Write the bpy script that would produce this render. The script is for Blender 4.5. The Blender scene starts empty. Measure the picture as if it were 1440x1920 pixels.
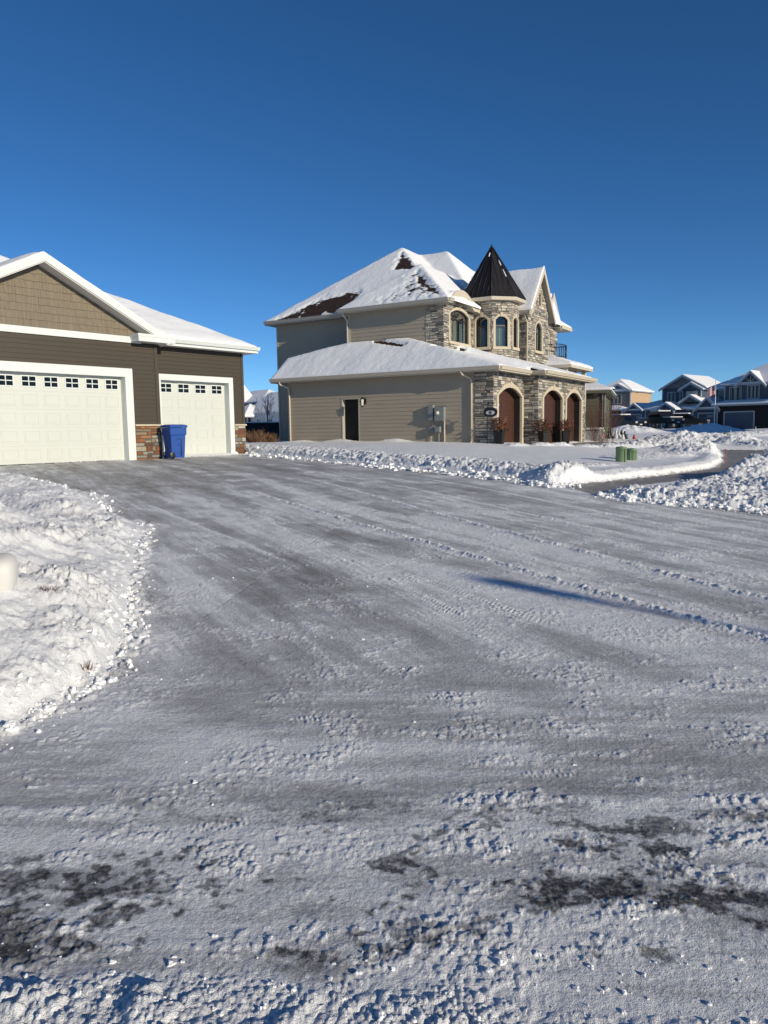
import bpy, bmesh, math, random
import numpy as np
from mathutils import Vector, Matrix
random.seed(7); RNG = np.random.RandomState(11)
S = bpy.context.scene; COL = S.collection
PI = math.pi

# ------------------------------------------------------------------ camera
FPX = 1400.0; TH = math.atan(153/1400.0); RO = math.radians(0.87); CH = 1.6
cam = bpy.data.cameras.new("camera"); co = bpy.data.objects.new("camera", cam); COL.objects.link(co)
fw = Vector((0, math.cos(TH), -math.sin(TH))); r0 = Vector((1, 0, 0)); u0 = r0.cross(fw)
rr = r0*math.cos(RO) - u0*math.sin(RO); uu = u0*math.cos(RO) + r0*math.sin(RO)
M = Matrix((rr, uu, -fw)).transposed().to_4x4(); M.translation = Vector((0, 0, CH))
co.matrix_world = M
cam.sensor_fit = 'VERTICAL'; cam.sensor_height = 36; cam.sensor_width = 27
cam.lens = 36*FPX/1920.0; cam.clip_start = 0.05; cam.clip_end = 9000
S.camera = co
S.render.resolution_x = 768; S.render.resolution_y = 1024

# ------------------------------------------------------------------ sky and sun
SUN_EL = math.radians(16.5); SUN_AZ = math.radians(133.0)      # azimuth clockwise from +Y
world = bpy.data.worlds.new("World"); S.world = world; world.use_nodes = True
nt = world.node_tree; nt.nodes.clear()
sky = nt.nodes.new('ShaderNodeTexSky'); sky.sky_type = 'NISHITA'; sky.sun_disc = False
sky.sun_elevation = SUN_EL; sky.sun_rotation = SUN_AZ
sky.altitude = 2500; sky.air_density = 0.7; sky.dust_density = 0.3; sky.ozone_density = 2.0
bg = nt.nodes.new('ShaderNodeBackground'); bg.inputs['Strength'].default_value = 0.098
hs = nt.nodes.new('ShaderNodeHueSaturation'); hs.inputs['Saturation'].default_value = 1.20
mul = nt.nodes.new('ShaderNodeMix'); mul.data_type = 'RGBA'; mul.blend_type = 'MULTIPLY'; mul.inputs[0].default_value = 1; mul.inputs[7].default_value = (.82, 1.03, 1.13, 1)
wo = nt.nodes.new('ShaderNodeOutputWorld')
nt.links.new(sky.outputs[0], hs.inputs['Color']); nt.links.new(hs.outputs[0], mul.inputs[6]); nt.links.new(mul.outputs[2], bg.inputs[0]); nt.links.new(bg.outputs[0], wo.inputs[0])
sl = bpy.data.lights.new("sun", 'SUN'); sl.energy = 4.1; sl.angle = math.radians(0.53); sl.color = (1.0, 0.895, 0.715)
so = bpy.data.objects.new("sun", sl); COL.objects.link(so)
sd = Vector((math.sin(SUN_AZ)*math.cos(SUN_EL), math.cos(SUN_AZ)*math.cos(SUN_EL), math.sin(SUN_EL)))
so.rotation_euler = sd.to_track_quat('Z', 'Y').to_euler(); so.location = (20, -20, 30)
S.view_settings.view_transform = 'Standard'; S.view_settings.look = 'None'
S.view_settings.exposure = 0.06; S.view_settings.gamma = 1.0

# ------------------------------------------------------------------ node helpers
def newmat(name):
    m = bpy.data.materials.new(name); m.use_nodes = True; t = m.node_tree
    b = t.nodes['Principled BSDF']; return m, t, b
def N(t, typ, **kw):
    n = t.nodes.new(typ)
    for k, v in kw.items(): setattr(n, k, v)
    return n
def noise(t, scale, detail=4, rough=.55, vec=None, dist=0):
    n = N(t, 'ShaderNodeTexNoise'); n.inputs['Scale'].default_value = scale; n.inputs['Detail'].default_value = detail
    n.inputs['Roughness'].default_value = rough; n.inputs['Distortion'].default_value = dist
    if vec is not None: t.links.new(vec, n.inputs['Vector'])
    return n.outputs['Fac']
def math_(t, op, a, b=None, c=None, clamp=False):
    n = N(t, 'ShaderNodeMath', operation=op); n.use_clamp = clamp
    for i, v in enumerate((a, b, c)):
        if v is None: continue
        if isinstance(v, (int, float)): n.inputs[i].default_value = v
        else: t.links.new(v, n.inputs[i])
    return n.outputs[0]
def mixc(t, fac, a, b, mode='MIX'):
    n = N(t, 'ShaderNodeMix', data_type='RGBA', blend_type=mode)
    for sock, v in ((n.inputs[0], fac), (n.inputs[6], a), (n.inputs[7], b)):
        if isinstance(v, (int, float)): sock.default_value = v
        elif isinstance(v, tuple): sock.default_value = (v[0], v[1], v[2], 1)
        else: t.links.new(v, sock)
    return n.outputs[2]
def ramp(t, fac, lo, hi):
    n = N(t, 'ShaderNodeMapRange', interpolation_type='SMOOTHSTEP')
    t.links.new(fac, n.inputs[0]); n.inputs[1].default_value = lo; n.inputs[2].default_value = hi
    return n.outputs[0]
def coords(t, kind='Object', scale=None):
    tc = N(t, 'ShaderNodeTexCoord'); o = tc.outputs[kind]
    if scale:
        mp = N(t, 'ShaderNodeMapping'); mp.inputs['Scale'].default_value = scale; t.links.new(o, mp.inputs['Vector']); o = mp.outputs[0]
    return o
def bump(t, b, h, dist, strength=1.0):
    n = N(t, 'ShaderNodeBump'); n.inputs['Strength'].default_value = strength; n.inputs['Distance'].default_value = dist
    t.links.new(h, n.inputs['Height']); t.links.new(n.outputs[0], b.inputs['Normal'])
def plain(name, col, rough=.6, var=.15, vscale=3.0, bd=0.0, bs=40, metal=0.0, spec=.5):
    m, t, b = newmat(name); v = coords(t)
    f = noise(t, vscale, 5, .6, v); k = math_(t, 'MULTIPLY_ADD', f, 2*var, 1-var)
    c = mixc(t, 1.0, col, (1, 1, 1), 'MULTIPLY'); n = c.node
    cc = N(t, 'ShaderNodeCombineColor')
    for i in range(3): t.links.new(k, cc.inputs[i])
    t.links.new(cc.outputs[0], n.inputs[7]); t.links.new(c, b.inputs['Base Color'])
    b.inputs['Roughness'].default_value = rough; b.inputs['Metallic'].default_value = metal
    b.inputs['Specular IOR Level'].default_value = spec
    if bd: bump(t, b, noise(t, bs, 4, .6, v), bd)
    return m

MAT = {}
MAT['trim_white'] = plain('trim_white', (.66, .69, .66), .55, .03, 2)
MAT['door_white'] = plain('door_white', (.57, .585, .53), .5, .03, 1.2, .0006, 60)
MAT['brown_siding'] = plain('brown_siding', (.048, .036, .021), .6, .08, 1.5, .0006, 30)
MAT['brown_trim'] = plain('brown_trim', (.055, .042, .026), .6, .08, 2)
MAT['tan_siding'] = plain('tan_siding', (.375, .318, .236), .6, .07, 1.2, .0006, 30)
MAT['cream_trim'] = plain('cream_trim', (.52, .46, .36), .6, .06, 2, .0006, 60)
MAT['limestone'] = plain('limestone', (.52, .45, .33), .8, .10, 4, .0015, 50)
MAT['gutter_tan'] = plain('gutter_tan', (.42, .385, .32), .45, .05, 2)
MAT['dark_frame'] = plain('dark_frame', (.022, .018, .016), .5, .1, 3)
MAT['very_dark'] = plain('very_dark', (.006, .005, .005), .7, .1, 3)
MAT['black_metal'] = plain('black_metal', (.012, .012, .013), .45, .15, 6)
MAT['grey_box'] = plain('grey_box', (.22, .235, .23), .5, .06, 8)
MAT['green_box'] = plain('green_box', (.15, .24, .115), .45, .10, 6, .0005, 30)
MAT['pale_green'] = plain('pale_green', (.33, .37, .28), .5, .1, 6)
MAT['bin_blue'] = plain('bin_blue', (.003, .060, .30), .6, .08, 5, .0004, 90)
MAT['bin_dark'] = plain('bin_dark', (.007, .03, .16), .5, .08, 5)
MAT['soffit'] = plain('soffit', (.33, .30, .26), .6, .05, 2)
MAT['soffit_white'] = plain('soffit_white', (.62, .61, .58), .6, .03, 2)
MAT['curtain'] = plain('curtain', (.50, .52, .47), .9, .1, 3)
MAT['curtain_grey'] = plain('curtain_grey', (.22, .24, .235), .9, .2, 3)
MAT['olive_siding'] = plain('olive_siding', (.105, .115, .075), .6, .08, 1.5)
MAT['navy_siding'] = plain('navy_siding', (.040, .070, .115), .65, .08, 1)
MAT['slate_siding'] = plain('slate_siding', (.060, .085, .110), .65, .08, 1)
MAT['grey_siding'] = plain('grey_siding', (.13, .14, .15), .65, .08, 1)
MAT['peach_siding'] = plain('peach_siding', (.45, .31, .18), .7, .05, 1)
MAT['white_siding'] = plain('white_siding', (.55, .57, .60), .65, .05, 1)
MAT['trim_grey'] = plain('trim_grey', (.30, .34, .38), .6, .05, 1)
MAT['twig_brown'] = plain('twig_brown', (.24, .14, .075), .8, .25, 4)
MAT['twig_red'] = plain('twig_red', (.13, .055, .045), .8, .25, 4)
MAT['twig_dark'] = plain('twig_dark', (.045, .032, .026), .8, .2, 4)
MAT['berry_red'] = plain('berry_red', (.22, .006, .010), .5, .3, 12)
MAT['dry_leaf'] = plain('dry_leaf', (.060, .026, .015), .8, .35, 12)
MAT['dry_grass'] = plain('dry_grass', (.22, .13, .055), .9, .3, 12)
MAT['packed_ice'] = plain('packed_ice', (.64, .62, .58), .6, .06, 6, .002, 30)
MAT['truck_black'] = plain('truck_black', (.010, .010, .011), .3, .1, 2)
MAT['sign_red'] = plain('sign_red', (.45, .02, .02), .5, .05, 6)
MAT['sign_green'] = plain('sign_green', (.10, .30, .04), .5, .05, 6)
MAT['sign_white'] = plain('sign_white', (.6, .6, .6), .5, .05, 6)
MAT['flag_red'] = plain('flag_red', (.40, .02, .035), .8, .05, 6)
MAT['flag_white'] = plain('flag_white', (.62, .6, .58), .8, .05, 6)
MAT['flag_blue'] = plain('flag_blue', (.02, .03, .12), .8, .05, 6)
MAT['stake_orange'] = plain('stake_orange', (.5, .10, .04), .6, .1, 6)
MAT['wood_fence'] = plain('wood_fence', (.10, .055, .03), .8, .2, 6)
MAT['lamp_glass'] = plain('lamp_glass', (.55, .53, .45), .3, .05, 6)

def m_shake():
    m, t, b = newmat('shake_tan'); v = coords(t, scale=(34, 34, 1.2)); n1 = noise(t, 1.0, 4, .6, v)
    v2 = coords(t); n2 = noise(t, 2.2, 4, .6, v2)
    c = mixc(t, ramp(t, n1, .3, .72), (.135, .106, .070), (.225, .182, .122))
    c = mixc(t, math_(t, 'MULTIPLY', n2, .5), c, (.20, .17, .125))
    t.links.new(c, b.inputs['Base Color']); b.inputs['Roughness'].default_value = .75
    bump(t, b, n1, .004); return m
MAT['shake_tan'] = m_shake()
def m_stone(name, seed):
    m, t, b = newmat(name); a = N(t, 'ShaderNodeAttribute'); a.attribute_name = 'col'
    v = coords(t); n1 = noise(t, 9, 6, .65, v); n2 = noise(t, 40, 5, .6, v)
    k = math_(t, 'MULTIPLY_ADD', n1, 1.1, .45)
    cc = N(t, 'ShaderNodeCombineColor')
    for i in range(3): t.links.new(k, cc.inputs[i])
    t.links.new(mixc(t, 1.0, a.outputs['Color'], cc.outputs[0], 'MULTIPLY'), b.inputs['Base Color'])
    b.inputs['Roughness'].default_value = .85
    h = math_(t, 'ADD', n1, math_(t, 'MULTIPLY', n2, .5)); bump(t, b, h, .018); return m
MAT['stone'] = m_stone('ledge_stone', 1)
MAT['mortar'] = plain('mortar', (.10, .09, .075), .9, .2, 8)
def m_wood():
    m, t, b = newmat('mahogany_door'); v = coords(t, scale=(14, 14, 1.1)); n1 = noise(t, 2.0, 5, .6, v, .6)
    c = mixc(t, n1, (.040, .016, .010), (.095, .036, .021))
    t.links.new(c, b.inputs['Base Color']); b.inputs['Roughness'].default_value = .5; bump(t, b, n1, .001); return m
MAT['mahogany'] = m_wood()
def m_metalroof():
    m, t, b = newmat('black_standing_seam'); v = coords(t); n1 = noise(t, 2.5, 4, .6, v)
    t.links.new(mixc(t, n1, (.008, .007, .008), (.020, .017, .018)), b.inputs['Base Color'])
    b.inputs['Roughness'].default_value = .5; b.inputs['Specular IOR Level'].default_value = .35; return m
MAT['black_roof'] = m_metalroof()
def m_glass():
    m = bpy.data.materials.new('window_glass'); m.use_nodes = True; t = m.node_tree; t.nodes.clear()
    o = N(t, 'ShaderNodeOutputMaterial'); mx = N(t, 'ShaderNodeMixShader'); g = N(t, 'ShaderNodeBsdfGlossy'); tr = N(t, 'ShaderNodeBsdfTransparent')
    g.inputs['Roughness'].default_value = .02; g.inputs['Color'].default_value = (.9, .95, 1, 1); tr.inputs['Color'].default_value = (.62, .70, .68, 1)
    fr = N(t, 'ShaderNodeFresnel'); fr.inputs['IOR'].default_value = 1.6
    v = coords(t); n1 = noise(t, 1.3, 2, .5, v); bp = N(t, 'ShaderNodeBump'); bp.inputs['Distance'].default_value = .004; t.links.new(n1, bp.inputs['Height'])
    t.links.new(bp.outputs[0], g.inputs['Normal'])
    t.links.new(math_(t, 'MULTIPLY_ADD', fr.outputs[0], .55, .04), mx.inputs[0]); t.links.new(tr.outputs[0], mx.inputs[1]); t.links.new(g.outputs[0], mx.inputs[2]); t.links.new(mx.outputs[0], o.inputs[0])
    return m
MAT['glass'] = m_glass()
def m_darkglass():
    m, t, b = newmat('dark_glass'); b.inputs['Base Color'].default_value = (.006, .008, .010, 1); b.inputs['Roughness'].default_value = .08
    b.inputs['Specular IOR Level'].default_value = .25; bump(t, b, noise(t, 1.5, 2, .5, coords(t)), .004); return m
MAT['dark_glass'] = m_darkglass()
def m_roofsnow():
    m, t, b = newmat('roof_snow'); a = N(t, 'ShaderNodeAttribute'); a.attribute_name = 'bare'
    v = coords(t); nb = noise(t, 2.2, 6, .65, v)
    st = N(t, 'ShaderNodeMapping'); st.inputs['Scale'].default_value = (1.2, 1.2, 10); t.links.new(v, st.inputs['Vector'])
    n2 = noise(t, 2.5, 4, .6, st.outputs[0])
    f = math_(t, 'ADD', a.outputs['Fac'], math_(t, 'MULTIPLY_ADD', math_(t, 'ADD', math_(t, 'MULTIPLY', n2, .6), math_(t, 'MULTIPLY', nb, .4)), 1.1, -.55))
    f = ramp(t, f, .47, .53)
    # shingle courses
    wv = N(t, 'ShaderNodeTexWave', wave_type='BANDS', bands_direction='Z', wave_profile='SAW'); wv.inputs['Scale'].default_value = 1.9; wv.inputs['Distortion'].default_value = .3
    t.links.new(v, wv.inputs['Vector'])
    vo = N(t, 'ShaderNodeTexVoronoi'); vo.inputs['Scale'].default_value = 6.5; t.links.new(v, vo.inputs['Vector'])
    sh = mixc(t, vo.outputs['Distance'], (.022, .016, .012), (.085, .050, .034)); sh = mixc(t, math_(t, 'MULTIPLY', wv.outputs['Fac'], .6), sh, (.02, .014, .011))
    n3 = noise(t, 1.1, 5, .6, v)
    sn = mixc(t, n3, (.84, .845, .85), (.90, .90, .90))
    t.links.new(mixc(t, f, sn, sh), b.inputs['Base Color']); b.inputs['Roughness'].default_value = .75; b.inputs['Specular IOR Level'].default_value = .2
    bump(t, b, math_(t, 'ADD', noise(t, 6, 5, .6, v), math_(t, 'MULTIPLY', noise(t, 45, 3, .6, v), .15)), .017); return m
MAT['roof_snow'] = m_roofsnow()
def m_snow():
    m, t, b = newmat('snow'); v = coords(t); n3 = noise(t, 3, 5, .6, v)
    t.links.new(mixc(t, n3, (.85, .85, .855), (.91, .91, .905)), b.inputs['Base Color']); b.inputs['Roughness'].default_value = .8; b.inputs['Specular IOR Level'].default_value = .2
    bump(t, b, math_(t, 'ADD', noise(t, 14, 6, .65, v), math_(t, 'MULTIPLY', noise(t, 120, 3, .6, v), .2)), .02); return m
MAT['snow'] = m_snow()

# ------------------------------------------------------------------ object helpers
def tag(o, label=None, cat=None, group=None, kind=None):
    if label: o['label'] = label
    if cat: o['category'] = cat
    if group: o['group'] = group
    if kind: o['kind'] = kind
    return o
def thing(name, label, cat, loc=(0, 0, 0), rz=0, group=None):
    o = bpy.data.objects.new(name, None); COL.objects.link(o); o.location = loc; o.rotation_euler = (0, 0, rz); o.empty_display_size = .2
    return tag(o, label, cat, group)
def copy_tree(o, parent=None):
    c = o.copy(); COL.objects.link(c); c.parent = parent
    for ch in list(o.children): copy_tree(ch, c)
    return c

class MB:
    """collects shapes given as (u, n, z); local mesh space is (u, -n, z)"""
    def __init__(s): s.v = []; s.f = []; s.c = []; s.has = False; s.sm = []
    def add(s, vs, fs, col=None, smooth=False):
        k = len(s.v); s.v += [(a, -b, c) for a, b, c in vs]
        for f in fs: s.f.append([k+i for i in f]); s.c.append(col or (.3, .3, .3)); s.sm.append(smooth)
        if col: s.has = True
    def quad(s, a, b, c, d, col=None): s.add([a, b, c, d], [(0, 1, 2, 3)], col)
    def box(s, u0, u1, n0, n1, z0, z1, col=None):
        v = [(u0, n0, z0), (u1, n0, z0), (u1, n1, z0), (u0, n1, z0), (u0, n0, z1), (u1, n0, z1), (u1, n1, z1), (u0, n1, z1)]
        s.add(v, [(0, 1, 2, 3), (7, 6, 5, 4), (0, 4, 5, 1), (1, 5, 6, 2), (2, 6, 7, 3), (3, 7, 4, 0)], col)
    def prism(s, poly, lo, hi, axis):
        """poly: 2-D points; axis 'n' -> points are (u,z) extruded in n, 'u' -> (n,z) extruded in u, 'z' -> (u,n)"""
        def P(p, k):
            return (p[0], k, p[1]) if axis == 'n' else ((k, p[0], p[1]) if axis == 'u' else (p[0], p[1], k))
        m = len(poly); v = [P(p, lo) for p in poly]+[P(p, hi) for p in poly]
        f = [tuple(range(m)), tuple(range(2*m-1, m-1, -1))]+[(i, i+m, (i+1) % m+m, (i+1) % m) for i in range(m)]
        s.add(v, f)
    def band(s, inner, outer, lo, hi, axis='n', closed=False):
        """strip between two polylines of the same length, extruded"""
        m = len(inner)
        for i in range(m-1 if not closed else m):
            j = (i+1) % m
            s.prism([inner[i], inner[j], outer[j], outer[i]], lo, hi, axis)
    def tube(s, pts, r, k=8, r2=None, caps=True):
        pts = [Vector(p) for p in pts]; m = len(pts); rings = []
        for i, p in enumerate(pts):
            d = (pts[min(i+1, m-1)]-pts[max(i-1, 0)]).normalized()
            a = d.orthogonal().normalized() if i == 0 else (rings_a-d*rings_a.dot(d)).normalized()
            rings_a = a; b = d.cross(a); rad = r if r2 is None else r+(r2-r)*i/(m-1)
            rings.append([tuple(p+a*math.cos(t*2*PI/k)*rad+b*math.sin(t*2*PI/k)*rad) for t in range(k)])
        v = [q for ring in rings for q in ring]; f = []
        for i in range(m-1):
            for t in range(k): f.append((i*k+t, i*k+(t+1) % k, (i+1)*k+(t+1) % k, (i+1)*k+t))
        if caps: f += [tuple(range(k-1, -1, -1)), tuple((m-1)*k+t for t in range(k))]
        s.add(v, f, smooth=True)
    def lathe(s, prof, c=(0, 0, 0), k=16, sx=1, sy=1, smooth=True):
        v = []; f = []
        for r, z in prof:
            for t in range(k): v.append((c[0]+r*sx*math.cos(2*PI*t/k), c[1]+r*sy*math.sin(2*PI*t/k), c[2]+z))
        m = len(prof)
        for i in range(m-1):
            for t in range(k): f.append((i*k+t, i*k+(t+1) % k, (i+1)*k+(t+1) % k, (i+1)*k+t))
        f += [tuple(range(k-1, -1, -1)), tuple((m-1)*k+t for t in range(k))]
        s.add(v, f, smooth=smooth)
    def build(s, name, mat, parent=None, bevel=0, recalc=True):
        me = bpy.data.meshes.new(name); me.from_pydata(s.v, [], s.f)
        if recalc:
            bm = bmesh.new(); bm.from_mesh(me); bmesh.ops.recalc_face_normals(bm, faces=bm.faces); bm.to_mesh(me); bm.free()
        me.polygons.foreach_set('use_smooth', s.sm)
        if s.has:
            a = me.color_attributes.new('col', 'FLOAT_COLOR', 'CORNER'); arr = []
            for p, c in zip(me.polygons, s.c): arr += [c[0], c[1], c[2], 1.0]*len(p.vertices)
            a.data.foreach_set('color', arr)
        me.materials.append(MAT[mat] if isinstance(mat, str) else mat); me.update()
        o = bpy.data.objects.new(name, me); COL.objects.link(o); o.parent = parent
        if bevel:
            b = o.modifiers.new('bevel', 'BEVEL'); b.width = bevel; b.segments = 2; b.limit_method = 'ANGLE'
        return o
    def pieces(s, name, mat, parent=None, bevel=0):
        """one object for every separate solid"""
        par = list(range(len(s.v)))
        def fd(i):
            while par[i] != i: par[i] = par[par[i]]; i = par[i]
            return i
        for f in s.f:
            for k in f[1:]: par[fd(k)] = fd(f[0])
        gr = {}
        for f, c, m_ in zip(s.f, s.c, s.sm): gr.setdefault(fd(f[0]), []).append((f, c, m_))
        out = []
        for fs in gr.values():
            q = MB(); mp = {}
            for f, c, m_ in fs:
                for k in f:
                    if k not in mp: mp[k] = len(q.v); q.v.append(s.v[k])
                q.f.append([mp[k] for k in f]); q.c.append(c); q.sm.append(m_)
            out.append(q.build(name, mat, parent, bevel))
        return out

# interval based wall cladding ------------------------------------------------
def IV(a0, a1, holes=()):
    """base [a0,a1] (numbers or functions of z) minus holes (functions z -> (h0,h1) or None)"""
    def f(z):
        x0 = a0(z) if callable(a0) else a0; x1 = a1(z) if callable(a1) else a1
        if x1-x0 < .01: return []
        out = [(x0, x1)]
        for h in holes:
            g = h(z)
            if not g: continue
            nx = []
            for p, q in out:
                if g[1] <= p or g[0] >= q: nx.append((p, q)); continue
                if g[0]-p > .01: nx.append((p, g[0]))
                if q-g[1] > .01: nx.append((g[1], q))
            out = nx
        return out
    return f
def RH(a, b, z0, z1): return lambda z: (a, b) if z0 <= z <= z1 else None
def AH(c, hw, z0, spring, rise):
    """arched hole: straight to spring then an elliptical segment"""
    def f(z):
        if z < z0 or z > spring+rise: return None
        if z <= spring: return (c-hw, c+hw)
        k = hw*math.sqrt(max(0, 1-(z-spring)/rise)); return (c-k, c+k) if k > .02 else None
    return f
def pf(n0): return lambda a, off, z: (a, n0+off, z)          # front plane facing +n
def ps(u0): return lambda a, off, z: (u0-off, a, z)          # side plane facing -u
def pr(u0): return lambda a, off, z: (u0+off, a, z)          # side plane facing +u
def pb(n0): return lambda a, off, z: (a, n0-off, z)          # rear plane facing -n
def siding(mb, M_, iv, z0, z1, expo=.17, d=.016):
    z = z0
    while z < z1-.005:
        zt = min(z+expo, z1); zm = (z+zt)/2
        for (p, q), (pb_, qb), (pt, qt) in zip(iv(zm), iv(z+.001) if len(iv(z+.001)) == len(iv(zm)) else iv(zm), iv(zt-.001) if len(iv(zt-.001)) == len(iv(zm)) else iv(zm)):
            mb.quad(M_(pb_, d, z), M_(qb, d, z), M_(qt, .002, zt), M_(pt, .002, zt))
            mb.quad(M_(pb_, d, z), M_(qb, d, z), M_(qb, -.004, z), M_(pb_, -.004, z))
        z = zt
STONE_GREY = [(.30, .28, .24), (.38, .35, .29), (.20, .19, .17), (.46, .42, .34), (.13, .12, .11), (.34, .30, .24), (.52, .48, .39), (.25, .23, .21), (.36, .29, .23), (.44, .41, .35)]
STONE_RUST = [(.30, .26, .19), (.22, .085, .035), (.34, .31, .24), (.15, .14, .12), (.30, .13, .045), (.38, .34, .27), (.20, .19, .17), (.26, .20, .13), (.17, .065, .032)]
def stones(mb, M_, iv, z0, z1, pal=STONE_GREY, hmin=.07, hmax=.17, lmin=.16, lmax=.55, dmin=.015, dmax=.05, seed=0):
    R = random.Random(seed+17); z = z0
    while z < z1-.01:
        h = R.uniform(hmin, hmax)
        if z1-(z+h) < hmin*.6: h = z1-z
        zt = z+h; zm = (z+zt)/2
        for p, q in iv(zm):
            a = p
            while a < q-.01:
                L = R.uniform(lmin, lmax)*(1.0 if h > .08 else 1.2)
                if q-(a+L) < lmin*.7: L = q-a
                b = a+L; g = .005; dep = R.uniform(dmin, dmax); e = min(.012, L*.2, h*.2)
                rows = [(z, zt)]
                if h > .10 and R.random() < .35 and L > .2: s_ = z+h*R.uniform(.4, .6); rows = [(z, s_), (s_, zt)]
                for (ra, rb) in rows:
                    c = R.choice(pal); k = R.uniform(.8, 1.2); c = (c[0]*k, c[1]*k, c[2]*k); dd = dep*R.uniform(.7, 1.2)
                    j = lambda: R.uniform(-.006, .006)
                    o_ = [M_(a+g, 0, ra+g), M_(b-g, 0, ra+g), M_(b-g, 0, rb-g), M_(a+g, 0, rb-g)]
                    i_ = [M_(a+g+e, dd+j(), ra+g+e), M_(b-g-e, dd+j(), ra+g+e), M_(b-g-e, dd+j(), rb-g-e), M_(a+g+e, dd+j(), rb-g-e)]
                    mb.add(o_+i_, [(4, 5, 6, 7), (0, 1, 5, 4), (1, 2, 6, 5), (2, 3, 7, 6), (3, 0, 4, 7)], c)
                a = b
        z = zt
def backing(mb, M_, iv, z0, z1, off=0.0, dz=.06):
    z = z0
    while z < z1-.001:
        zt = min(z+dz, z1)
        for p, q in iv((z+zt)/2): mb.quad(M_(p, off, z), M_(q, off, z), M_(q, off, zt), M_(p, off, zt))
        z = zt
def arch_pts(c, hw, spring, rise, n=14, base=None):
    pts = [(c-hw, base)] if base is not None else []
    for i in range(n+1):
        t = -1+2*i/n; pts.append((c+hw*t, spring+rise*(1-t*t)))
    if base is not None: pts.append((c+hw, base))
    return pts
# ================================================================== GROUND
TP = np.array([(-12,18,.82),(-7,23.6,.836),(-4.9,26.3,.84),(-2,20,.70),(0,12,.34),(0,8,.18),(0,5,.06),(-4,8,.2),(-7,12,.42),(-8,5,.2),(0,1.5,-.02),(-6,1.5,-.02),(6,1.5,-.02),(3,3.3,0),(-3,3.3,.01),
(3.4,15.2,.45),(4.6,31,.86),(-4.5,36.5,.98),(10.8,40,.8),(7,23,.42),(12,30,.35),(15,36,.35),(10,18,.2),(7,12,.14),(6,7,.06),(7,3,0),(18,45,.45),(25,60,.6),(45,90,.85),(30,95,.9),(25,120,1.15),(-5,60,.9),(-25,60,.9),(-20,30,.85),(14,54,.9),(12,10,.1),(20,25,.2),(60,60,.6),(60,30,.3),(20,5,0),(-20,5,.3),(-20,-10,0),(20,-10,0),(60,-20,0),(-60,-20,0),(-60,60,1),(-60,120,1.2),(60,130,1.2),(0,130,1.2)])
_d = np.hypot(TP[:,None,0]-TP[None,:,0], TP[:,None,1]-TP[None,:,1]); _n = len(TP)
_A = np.zeros((_n+1, _n+1)); _A[:_n,:_n] = np.sqrt(_d*_d+4.); _A[:_n,_n] = 1; _A[_n,:_n] = 1
TW = np.linalg.solve(_A, np.r_[TP[:,2], 0])
def base_z(x, y):
    x = np.asarray(x, float); y = np.asarray(y, float); z = np.full(x.shape, TW[-1])
    for i in range(_n): z = z+TW[i]*np.sqrt((x-TP[i,0])**2+(y-TP[i,1])**2+4.)
    r = np.hypot(x, y); k = np.clip((r-110)/60, 0, 1); return z*(1-k)+1.1*k
def bz(x, y): return float(base_z(np.array([x]), np.array([y]))[0])
_perm = RNG.permutation(1024)
_gx = np.cos(RNG.rand(1024)*2*PI).astype(np.float32); _gy = np.sin(np.arccos(_gx))*np.where(RNG.rand(1024) > .5, 1, -1)
_gy = _gy.astype(np.float32); _h1 = RNG.rand(1024).astype(np.float32); _h2 = RNG.rand(1024).astype(np.float32); _h3 = RNG.rand(1024).astype(np.float32)
def gn(x, y, sd=0):
    """gradient noise about -1..1"""
    xi = np.floor(x).astype(np.int32); yi = np.floor(y).astype(np.int32); fx = (x-xi).astype(np.float32); fy = (y-yi).astype(np.float32)
    def g(ix, iy, dx, dy):
        k = _perm[(_perm[(ix+sd*37) & 1023]+iy) & 1023]; return _gx[k]*dx+_gy[k]*dy
    u = fx*fx*fx*(fx*(fx*6-15)+10); v = fy*fy*fy*(fy*(fy*6-15)+10)
    a = g(xi, yi, fx, fy); b = g(xi+1, yi, fx-1, fy); c = g(xi, yi+1, fx, fy-1); d = g(xi+1, yi+1, fx-1, fy-1)
    return (a+(b-a)*u+(c-a)*v+(a-b-c+d)*u*v)*1.5
def fbm(x, y, oct=4, sd=0, g=.55):
    s = 0; a = 1; t = 0
    for o in range(oct): s = s+a*gn(x*2**o+o*17.3, y*2**o-o*9.1, sd+o); t += a; a *= g
    return s/t
def cell(x, y, sd=0, jit=.9):
    """returns chunk height field 0..1: rounded lumps of random size"""
    xi = np.floor(x).astype(np.int32); yi = np.floor(y).astype(np.int32); best = np.zeros(x.shape, np.float32)
    for dx in (-1, 0, 1):
        for dy in (-1, 0, 1):
            cx = xi+dx; cy = yi+dy; k = _perm[(_perm[(cx+sd*53) & 1023]+cy) & 1023]
            px = cx+.5+(_h1[k]-.5)*jit; py = cy+.5+(_h2[k]-.5)*jit; r = .25+.55*_h3[k]
            d = 1-((x-px)**2+(y-py)**2)/(r*r); h = np.sqrt(np.maximum(d, 0))*r
            best = np.maximum(best, h.astype(np.float32))
    return best
def ss(x, a, b):
    t = np.clip((x-a)/(b-a), 0, 1); return t*t*(3-2*t)
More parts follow.
